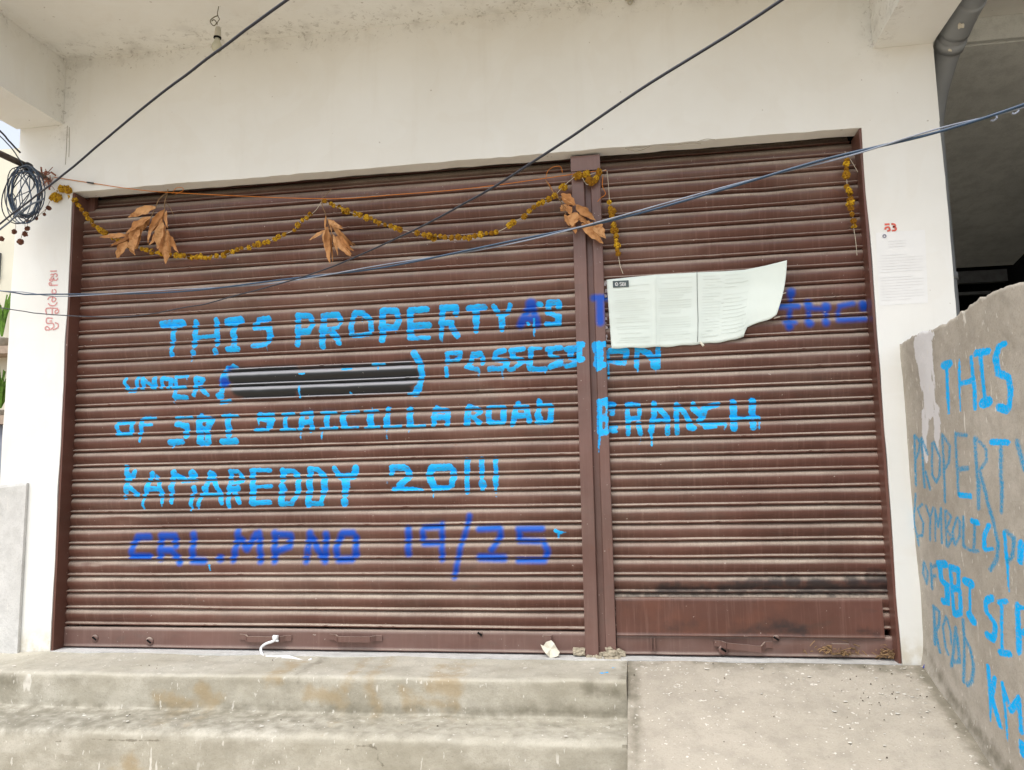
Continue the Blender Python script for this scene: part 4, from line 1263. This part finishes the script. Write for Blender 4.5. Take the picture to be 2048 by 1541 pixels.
def leaf_mesh(p0, p1, wd, y0, curl):
    a = np.array(un(*p0, 1, y0)); b = np.array(un(*p1, 1, y0 + random.uniform(-.03, .0)))
    ax = b - a
    L = np.linalg.norm(ax)
    side = np.cross(ax / L, (0, -1, 0))
    side /= np.linalg.norm(side)
    tw = random.uniform(-.6, .6)
    V, n = [], 10
    for i in range(n + 1):
        t = i / n
        wv = wd / 2 * min(1.0, (t + .04) / .34) ** .8 * max(0.0, 1 - max(0.0, (t - .42) / .60) ** 1.7) * (1 + .10 * math.sin(t * 23 + wd * 777)) + .0005
        c = a + ax * t + np.array([0, -1, 0]) * curl * L * (math.sin(t * 2.6) * .5) + side * L * curl * .35 * math.sin(t * 3.0)
        ang = tw * (1 + t)
        s = side * math.cos(ang) + np.array([0, -1, 0]) * math.sin(ang)
        wob = wd * .06 * math.sin(t * 17 + wd * 900)
        fold = np.array([0, -1, 0]) * wv * .38
        for k, q in enumerate((-1, -.5, 0, .5, 1)):
            V.append(c + s * (q * wv + wob * abs(q)) + fold * abs(q) * (1 if curl > 0 else -1))
    return V, grid_faces(n + 1, 5)


def bunch(label, x0, y0, s, stem, leaves, y, twigs=(), fat=1.0):
    st0 = un(x0 + stem[0][0] / s, y0 + stem[0][1] / s, 1, y)
    e = empty('leaf_bunch', tuple(st0), label, 'leaf bunch')
    m = MB().tube(smoothpath([un(x0 + a / s, y0 + b / s, 1, y) for a, b in stem], 6), .0022, 6)
    for tw in twigs:
        m.tube(smoothpath([un(x0 + a / s, y0 + b / s, 1, y - .01) for a, b in tw], 5), .0013, 5)
    m.build('stem', MT['twig'], e, None, True)
    for i, (ax, ay, bx, by, wd) in enumerate(leaves):
        V, F = leaf_mesh((x0 + ax / s, y0 + ay / s), (x0 + bx / s, y0 + by / s), wd * fat / s * .0025, y - .004 - .006 * (i % 4), random.uniform(-.12, .2))
        obj('leaf', V, F, MT['leaf'], e, None, True)
        if wd > 60:
            j = lambda k: k + random.uniform(-.32, .32) * wd
            V, F = leaf_mesh((x0 + (ax + random.uniform(-15, 15)) / s, y0 + (ay + random.uniform(-15, 15)) / s), (x0 + j(bx) / s, y0 + (j(by) - .15 * wd) / s), wd * .62 / s * .0025, y + .004, random.uniform(-.2, .25))
            obj('leaf', V, F, MT['leaf'], e, None, True)
    return e


bunch('leftmost bunch of curled dry brown mango leaves spreading sideways', 180, 340, 5.689, [(880, 260), (790, 330), (745, 430), (690, 550)],
      [(745, 425, 450, 545, 92), (690, 540, 400, 740, 110), (640, 560, 390, 765, 80), (430, 745, 110, 770, 58), (460, 770, 220, 885, 82), (430, 820, 305, 1005, 82), (480, 780, 520, 975, 66), (570, 670, 520, 905, 62), (640, 545, 450, 830, 130)], Y_G - .012)
bunch('drooping bunch of dry brown leaves beside the leftmost bunch and over the garland', 180, 340, 5.689, [(885, 220), (880, 270), (850, 370), (850, 455)],
      [(850, 455, 675, 700, 62), (810, 555, 665, 855, 72), (870, 465, 890, 665, 46), (830, 600, 775, 905, 86), (855, 640, 815, 945, 90), (875, 690, 858, 1070, 92), (910, 750, 1005, 945, 66), (895, 750, 930, 935, 56)], Y_G - .008, twigs=([(860, 370), (910, 430), (955, 525)], [(850, 455), (840, 600), (830, 700)]))
bunch('bunch of tan dry leaves hanging alone at the middle of the wide shutter', 600, 340, 7.706, [(330, 440), (345, 560), (395, 690), (410, 820)],
      [(375, 945, 148, 1085, 66), (415, 880, 465, 1450, 130), (385, 930, 375, 1150, 66), (440, 775, 672, 915, 82), (500, 870, 832, 1190, 112), (600, 1000, 835, 1255, 90), (560, 1030, 770, 1330, 150), (515, 1000, 582, 1320, 52), (485, 960, 530, 1260, 46), (400, 710, 392, 940, 30), (430, 760, 480, 960, 30)], Y_G - .008, twigs=([(340, 430), (400, 390), (490, 290)], [(410, 800), (440, 880), (470, 940)]))
bunch('large bunch of orange brown dry leaves hanging across the steel post', 1080, 310, 7.705, [(85, 390), (190, 560), (280, 660), (350, 770)],
      [(335, 605, 550, 770, 112), (560, 775, 825, 1000, 130), (640, 1070, 975, 1365, 96), (560, 890, 500, 1110, 132), (400, 760, 325, 870, 92), (380, 920, 452, 1100, 52), (440, 790, 475, 925, 66), (520, 1090, 552, 1215, 62), (790, 1040, 875, 1250, 92), (860, 1040, 1008, 1295, 118), (680, 1020, 840, 1175, 86), (580, 930, 720, 1060, 80)], .012, twigs=([(240, 540), (270, 620), (300, 700)], [(350, 770), (440, 860), (600, 990)], [(350, 770), (370, 860), (420, 960)], [(440, 860), (560, 940), (700, 1040), (800, 1060)], [(300, 700), (340, 640)]), fat=1.3)

# ------------------------------------------------------------------ bulb, ceiling hook
YB = -0.30
pb = lambda x, y: un(x, y, 1, YB)
topz = pb(439, 0)
be = empty('hanging_bulb', (topz[0], YB, H_CEIL), 'unlit frosted bulb in a cream holder hanging on a knotted wire under the slab', 'bulb')
cord = [(topz[0] + .006, YB, H_CEIL)] + [tuple(pb(x, y)) for x, y in ((439, 0), (437, 15), (435, 27), (437, 35), (439, 39), (435, 45), (434, 51))]
m = MB().tube(smoothpath(cord, 6), .0017, 6)
m.tube(smoothpath([pb(x, y) for x, y in ((435, 32), (428, 35), (421, 41), (422, 47), (428, 52), (433, 46), (428, 40), (423, 43))], 6), .0022, 6)
m.build('wire', simple('old_wire', (0.13, 0.12, 0.07), 0.7, 0.2), be, None, True)
k = .0021
c = pb(435, 75)
ax = np.array([.04, 0, 1.0])
MB().lathe([(.002, 24 * k), (5.2 * k, 23 * k), (6 * k, 19 * k), (6.6 * k, 12 * k), (6.8 * k, 4 * k), (8.0 * k, 2 * k), (8.2 * k, 0.4 * k)], c, ax, 20).build('bulb_holder', MT['holder'], be, None, True)
MB().lathe([(8.3 * k, 0.3 * k), (8.4 * k, -2.6 * k), (7.4 * k, -3.2 * k)], c, ax, 20).build('ring', MT['keyhole'], be, None, True)
MB().lathe([(5.8 * k, -3 * k), (6.2 * k, -8 * k), (8 * k, -13 * k), (10.5 * k, -19 * k), (11.2 * k, -24 * k), (10 * k, -29 * k), (7 * k, -33 * k), (1 * k, -35 * k)], c, ax, 24).build('bulb_glass', MT['bulb'], be, None, True)
c = un(1260, 4, 2, H_CEIL)
c[1] -= .03
m = MB().lathe([(.024, 0), (.024, -.006), (.012, -.010)], c, (0, 0, 1), 20)
m.tube([c + (.010 * math.cos(a), .0, -.02 + .012 * math.sin(a)) for a in np.linspace(0, 2 * math.pi, 20)], .003, 6)
o = m.build('ceiling_hook', MT['holder'], None, tuple(c), True)
tag(o, 'small round fan hook on the underside of the slab', 'hook')


# ------------------------------------------------------------------ overhead cables
def cable(pts, r, mat, label, group='cables crossing the shop front', sag=None):
    """pts: (px, py, y)"""
    P = [un(a, b, 1, y) for a, b, y in pts]
    S_ = smoothpath(P, 8)
    S_[:, 2] += .002 * vnoise(np.arange(len(S_)) * .35, 3 + len(bpy.data.objects), 2)
    o = MB().tube(S_, r, 8).build('cable', MT[mat], None, None, True)
    tag(o, label, 'cable', group)
    return o


cable([(900, -240, -1.75), (575, 0, -1.55), (430, 107, -1.46), (300, 205, -1.38), (127, 350, -1.26), (0, 448, -1.18), (-300, 690, -1.0)], np.linspace(.0048, .0027, 49), 'cable', 'thick black cable slanting from the top edge down past the coil at left')
P = smoothpath([un(a, b, 1, y) for a, b, y in [(2100, -380, -1.9), (1565, 0, -1.62), (1300, 168, -1.5), (1060, 329, -1.38), (850, 450, -1.25), (640, 543, -1.1), (470, 592, -1.0), (380, 614, -.95), (240, 634, -.86), (100, 630, -.78), (0, 615, -.72), (-250, 570, -.6)]], 8)
P[:, 2] += .0015 * vnoise(np.arange(len(P)) * .3, 61, 2)
rr = np.interp(np.linspace(0, 1, len(P)), [0, .25, .45, 1], [.0046, .0038, .0024, .0018])
o = MB().tube(P, rr, 8).build('cable', MT['cable'], None, None, True)
tag(o, 'thin black cable sweeping in a long curve from the top right to the left column', 'cable', 'cables crossing the shop front')
path3 = [(2300, 120, -1.30), (2048, 212, -1.12), (1880, 260, -1.05), (1720, 304, -.98), (1536, 352, -.92), (1220, 440, -.82), (1000, 490, -.75), (800, 527, -.7), (640, 552, -.65), (470, 573, -.6), (300, 585, -.55), (130, 591, -.5), (60, 588, -.48), (0, 582, -.45), (-250, 560, -.35)]
P = smoothpath([un(a, b, 1, y) for a, b, y in path3], 10)
tt = np.linspace(0, 1, len(P))
for i, (mt, lab, r0) in enumerate((('cableblue', 'glossy blue black cable of the low twisted bundle crossing in front of the poster', .0046), ('cablewhite', 'pale grey cable twisted round the low bundle crossing in front of the poster', .0028))):
    ph = tt * 34 + i * math.pi
    off = np.stack([0 * tt, np.cos(ph) * .004, np.sin(ph) * .0048], -1)
    rr = np.interp(tt, [0, .3, .7, 1], [r0, r0, r0 * .72, r0 * .62])
    o = MB().tube(P + off, rr, 8).build('cable', MT[mt], None, None, True)
    tag(o, lab, 'cable', 'cables crossing the shop front')
for x, y in ((1988, 238), (2031, 224)):
    c = un(x, y, 1, -1.07)
    o = MB().tube(smoothpath([c + (.0, -.004, .012), c + (.006, -.006, .0), c + (-.004, -.005, -.008), c + (-.012, -.004, -.006)], 4), .0028, 6).build('cable_tie', MT['cablewhite'], None, None, True)
    tag(o, 'white knotted tie on the pale cable bundle by the dark passage, ' + ('nearer the column' if x < 2000 else 'nearer the right edge'), 'cable tie', 'ties on the cable bundle')

# bracket rod with its coil of spare cable, by the left column
rod = empty('cable_bracket', tuple(un(98, 362, 1, 0)), 'rusty bracket rod fixed to the left column holding the cable coil', 'bracket')
A, B = un(100, 362, 1, -.002), un(52, 332, 1, -.16)
C_ = un(-60, 282, 1, -.5)
MB().tube([C_, un(0, 308, 1, -.30), B], .0155, 10).build('arm', MT['rod'], rod, None, True)
MB().tube([B, (A + B) / 2, A], [.014, .011, .010], 8).build('arm', MT['rod'], rod, None, True)
MB().lathe([(.022, 0), (.022, .02), (.016, .026)], un(53, 333, 1, -.165), tuple(B - C_), 14).build('collar', MT['cable'], rod, None, True)
coil = empty('cable_coil', tuple(un(48, 335, 1, -.2)), 'loose coil of thin black and blue cable hung on the rusty bracket', 'cable coil')
r = random.Random(9)
for kk, mt in enumerate(('cable', 'cableblue', 'cablegrey')):
    m = MB()
    for q in range(5 if kk < 2 else 2):
        cx, cy = 47 + r.uniform(-5, 7), 388 + r.uniform(-6, 8)
        rx, ry = 35 + r.uniform(-9, 6), 52 + r.uniform(-8, 7)
        tl = r.uniform(-.3, .3)
        ph = r.uniform(0, 6)
        pts = []
        for a in np.linspace(0, 2 * math.pi * r.choice([1.0, 1.0, 1.5]), 40):
            ux, uy = rx * math.cos(a + ph) * (1 + .06 * math.sin(2 * a)), ry * math.sin(a + ph)
            x = cx + ux * math.cos(tl) - uy * math.sin(tl)
            y = cy + ux * math.sin(tl) + uy * math.cos(tl)
            y = max(y, 329 + abs(x - 50) * .35)
            pts.append(un(x, y, 1, -.20 + .03 * math.sin(a * 1.0 + q) + .006 * q - .02))
        m.tube(pts, .0026, 6)
    for _ in range(4):
        pts = [(r.uniform(25, 70), 335 + r.uniform(0, 5)), (r.uniform(20, 75), 375 + r.uniform(-10, 10)), (r.uniform(20, 75), 410 + r.uniform(-10, 10)), (r.uniform(25, 60), 435)]
        m.tube(smoothpath([un(x, y, 1, -.2) for x, y in pts], 6), .0022, 6)
    m.build('cable_loops', MT[mt], coil, None, True)
cable([(88, 398, -.27), (66, 408, -.27), (40, 425, -.26), (0, 460, -.24), (-150, 570, -.15)], .0042, 'cablegrey', 'grey cable leaving the coil to the lower left edge')
cable([(-80, 180, -.6), (0, 262, -.42), (20, 284, -.38), (41, 307, -.34)], .0042, 'cable', 'short thick black cable end at the top left edge above the bracket')
cable([(-80, 195, -.5), (0, 272, -.34), (25, 300, -.28), (44, 327, -.2), (50, 345, -.18)], .0028, 'cablegrey', 'thin grey cable coming down from the top left edge to the coil')
# dried buds on threads under the coil, and the old offering tied to the bracket
db = empty('dried_flower_string', tuple(un(96, 372, 1, -.02)), 'withered brown flower buds and marigolds dangling from the bracket by the left column', 'dried flowers')
m = MB()
for a, b in (((32, 432), (31, 466)), ((56, 440), (54, 458)), ((50, 440), (50, 468)), ((44, 470), (40, 485)), ((100, 402), (88, 428)), ((70, 438), (96, 415))):
    m.tube([un(*a, 1, -.1), un(*b, 1, -.1)], .0012, 5)
m.build('thread', MT['twig'], db)
for x, y, s in ((29, 464, .011), (54, 458, .011), (50, 468, .0105), (40, 484, .011), (97, 416, .010), (89, 429, .008), (73, 437, .009), (56, 443, .008), (2, 478, .009)):
    o = put_flower(db, un(x, y, 1, -.1), s, None)
    o.name = 'bud'
    o.data = o.data.copy(); o.data.materials[0] = MT['bud']
for x, y, s in ((104, 396, .016), (110, 393, .016), (118, 396, .016), (124, 379, .015), (136, 381, .016), (112, 400, .012)):
    put_flower(db, un(x, y, 1, -.012), s)
m = MB()
for q in range(26):
    x, y = 90 + r.uniform(-13, 14), 358 + r.uniform(-14, 14)
    m.tube(smoothpath([un(x, y, 1, -.03), un(x + r.uniform(-9, 9), y + r.uniform(-8, 8), 1, -.04), un(x + r.uniform(-13, 13), y + r.uniform(-12, 12), 1, -.03)], 4), r.choice([.0012, .002, .0045]), 5)
m.build('tangled_remains', simple('faded_red_fibre', (0.34, 0.15, 0.10), 0.9, 0.1, 0.5, 50), db)
o = MB().tube(smoothpath([un(x, y, 1, -.01) for x, y in ((174, 365), (187, 367))], 3), .004, 8).build('wire_joint', MT['cable'], None, None, True)
tag(o, 'dark taped joint on the string left of the opening corner', 'wire joint')

# ------------------------------------------------------------------ small things on the threshold
wc = MB()
ph_ = lambda x, y, yy: un(460 + x / 6.02, 1240 + y / 6.02, 1, yy)
wc.tube(smoothpath([ph_(545, 200, .035), ph_(540, 240, .030), ph_(510, 262, .03), ph_(430, 290, .03), ph_(372, 345, .025), ph_(390, 420, .005), ph_(430, 465, -.02), ph_(520, 482, -.03), ph_(640, 470, -.03), ph_(760, 462, -.03), ph_(840, 490, -.04), ph_(900, 520, -.05), ph_(970, 515, -.05)], 6), .0062, 8)
wc.tube(smoothpath([ph_(430, 445, -.012), ph_(560, 445, -.02), ph_(690, 440, -.025), ph_(790, 468, -.035), ph_(870, 490, -.04), ph_(930, 500, -.045), ph_(985, 470, -.04)], 6), .0052, 8)
wc.tube([ph_(520, 212, .036), ph_(578, 212, .036)], .0105, 10)
wc.tube([ph_(515, 250, .034), ph_(585, 255, .034)], .005, 8)
o = wc.build('tied_cord', MT['cord'], None, None, True)
tag(o, 'white cloth cord knotted on the shutter handle and trailing onto the step', 'cord')
V = []
qp = lambda x, y, yy: un(1020 + x / 8.533, 1240 + y / 8.533, 1, yy)
outline = [(520, 425), (560, 460), (615, 380), (705, 350), (760, 410), (800, 490), (850, 555), (820, 620), (760, 640), (680, 645), (620, 590), (560, 510)]
ctr = qp(690, 500, .022)
V = [ctr] + [qp(x, y, .034 - .02 * (y > 500) + .006 * math.sin(x)) for x, y in outline]
F = [(0, i, i % len(outline) + 1) for i in range(1, len(outline) + 1)]
o = obj('paper_scrap', V, F, MT['scrap'])
tag(o, 'torn cream scrap of paper stuck at the right end of the wide shutter bottom bar', 'paper scrap')
so_ = o.modifiers.new('thickness', 'SOLIDIFY'); so_.thickness = .001


def debris(name, px, py, y, n, spread, label, mats, seed, rise=.02):
    r = random.Random(seed)
    m = MB()
    c = un(px, py, 1, y)
    for _ in range(n):
        p = c + np.array([r.gauss(0, spread), r.gauss(0, .008), abs(r.gauss(0, rise))])
        d = np.array([r.uniform(-1, 1), r.uniform(-.4, .4), r.uniform(-.6, .6)]) * r.uniform(.006, .022)
        m.tube([p - d, p + d * .2 + (0, 0, r.uniform(0, .004)), p + d], r.uniform(.0008, .0028), 4)
    o = m.build(name, mats)
    return tag(o, label, 'debris')


debris('twig_pile', 1676, 1309, .055, 90, .045, 'tangle of dry twigs and leaf litter caught on the right bottom bar hasp', MT['twig'], 1, .018)
debris('twig_pile', 1780, 1316, .05, 60, .024, 'small heap of dry litter in the corner at the foot of the right column', MT['twig'], 2, .018)
debris('twig_pile', 1257, 1345, -.05, 60, .008, 'dry moss and litter in the gap between the step end and ramp top', MT['dirtclump'], 3, .012)
m = MB()
c = un(1849, 1334, 1, -.03)
m.add([c + (-.012, 0, -.012), c + (.0, -.004, -.014), c + (.012, -.003, .008), c + (.002, .002, .012)], [(0, 1, 2, 3)])
m.add([c + (.0, 0, -.014), c + (.012, -.004, -.008), c + (.014, -.003, .012)], [(0, 1, 2)])
o = m.build('blue_wrapper', MT['wrapper'])
so_ = o.modifiers.new('thickness', 'SOLIDIFY'); so_.thickness = .0015
tag(o, 'tiny crumpled blue wrapper on the ground at the foot of the right column', 'wrapper')
m = MB()
V = [pw(1066 + 0, 1302), ]
kx = MB().box(2.50, 2.552, .035, .07, .004, .03)
o = kx.build('mortar_lump', MT['dirtclump'])
tag(o, 'lump of dried mortar at the right end of the wide shutter bottom bar', 'mortar lump')
bmz = bmesh.new(); bmz.from_mesh(o.data)
bmesh.ops.subdivide_edges(bmz, edges=bmz.edges[:], cuts=4, use_grid_fill=True)
for v in bmz.verts: v.co += Vector((random.uniform(-1, 1), random.uniform(-1, 1), random.uniform(-1, 1))) * .003
bmz.to_mesh(o.data); bmz.free()

# paint flakes and grit strewn over ramp and steps: nobody could count them
r = random.Random(77)
for nm, mt, n in (('paint_flakes', simple('chalky_flake', (0.74, 0.71, 0.64), 0.9, 0.1), 150), ('grit', simple('dark_grit', (0.14, 0.12, 0.09), 0.9, 0.1), 70)):
    m = MB()
    for _ in range(n):
        if r.random() < .72:
            x = min(3.9, max(2.76, r.choice([r.uniform(2.76, 3.9), r.gauss(3.7, .13)])))
            y = -abs(r.gauss(0, .26)) - .03
            z = float(np.interp(-y, [0.012, .06, .2, .63, 2.3], [-.004, -.02, -.065, -.195, -.70]))
        else:
            x = r.uniform(-.2, 2.7); y = r.choice([r.uniform(-.25, -.02), r.uniform(-.50, -.33)])
            z = -.021 if y > -.26 else -.175
        a = r.uniform(.0015, .0035) if nm == 'grit' else r.choice([r.uniform(.0015, .004), r.uniform(.0015, .004), r.uniform(.003, .010)])
        k = r.randint(5, 7)
        P = [(x + a * r.uniform(.5, 1.4) * math.cos(6.283 * i / k), y + a * r.uniform(.4, 1.2) * math.sin(6.283 * i / k), z + .0045) for i in range(k)]
        h = .0012 if nm != 'grit' else a
        m.add(P + [(x + (p[0] - x) * .8, y + (p[1] - y) * .8, p[2] + h) for p in P], [tuple(range(k, 2 * k))] + [(i, (i + 1) % k, k + (i + 1) % k, k + i) for i in range(k)])
    o = m.build(nm, mt)
    tag(o, 'pale paint flakes strewn over the ramp and steps' if nm != 'grit' else 'dark grit strewn over the ramp and steps', 'grit' if nm == 'grit' else 'paint flakes', kind='stuff')

# ------------------------------------------------------------------ what shows beyond the left column
nb = empty('neighbour_house', (-5.0, 4.0, -0.78), 'cream rendered house seen beyond the left column', 'house')
MB().box(-9.0, -2.4, 4.0, 8.0, -0.78, 4.55).build('house_wall', MT['housewall'], nb)
MB().box(-9.0, -2.4, 3.75, 4.0, 2.18, 2.26).build('ledge', MT['tile'], nb)
MB().box(-5.2, -4.02, 3.96, 4.0, 3.05, 3.35).build('vent_grille', MT['darkgrey'], nb)
MB().box(-9.0, -2.4, 2.9, 3.98, 1.36, 1.44).build('coping', MT['tile'], nb)
MB().box(-9.0, -2.4, 3.0, 3.98, -0.78, 1.36).build('plinth', MT['tarp'], nb)


def plant(name, c, h, n, label, spread):
    e = empty(name, c, label, 'plant')
    MB().lathe([(.06, 0), (.08, .09), (.085, .10), (.07, .10)], c, (0, 0, 1), 14).build('pot', MT['pot'], e, None, True)
    m = MB()
    rr = random.Random(int(h * 100))
    for _ in range(n):
        a = rr.uniform(0, 6.28)
        d = np.array([math.cos(a), math.sin(a), 0]) * spread * rr.uniform(.3, 1)
        p0 = np.array(c) + (0, 0, .12)
        P = smoothpath([p0, p0 + d * .4 + (0, 0, h * .6), p0 + d + (0, 0, h * rr.uniform(.6, 1.0))], 5)
        m.ribbon(P, .018 * rr.uniform(.6, 1.4), (0.2, -1, 0.1))
    m.build('leaves', MT['foliage'], e)


plant('potted_plant', tuple(np.array(un(8, 598, 1, 3.85)) * np.array([1, 1, 0]) + np.array([0, 0, 2.262])), .5, 34, 'tall grassy potted plant on the upper house ledge beyond the left column', .2)
plant('potted_plant', tuple(np.array(un(2, 790, 1, 3.4)) * np.array([1, 1, 0]) + np.array([0, 0, 1.442])), .42, 60, 'bushy potted plant on the lower red coping beyond the left column', .34)
m = MB()
r = random.Random(3)
for k in range(4):
    m.box(-4.6, -3.3 - .05 * k, 2.3 + .02 * k, 2.85, .9 + .10 * k, .99 + .10 * k)
o = m.build('stacked_sheets', MT['tarp'])
tag(o, 'stack of bluish grey sheets beyond the left column below the plants', 'sheet stack')
MB().box(-4.6, -3.3, 2.3, 2.85, -.78, .9).build('support', MT['tarp'], o)
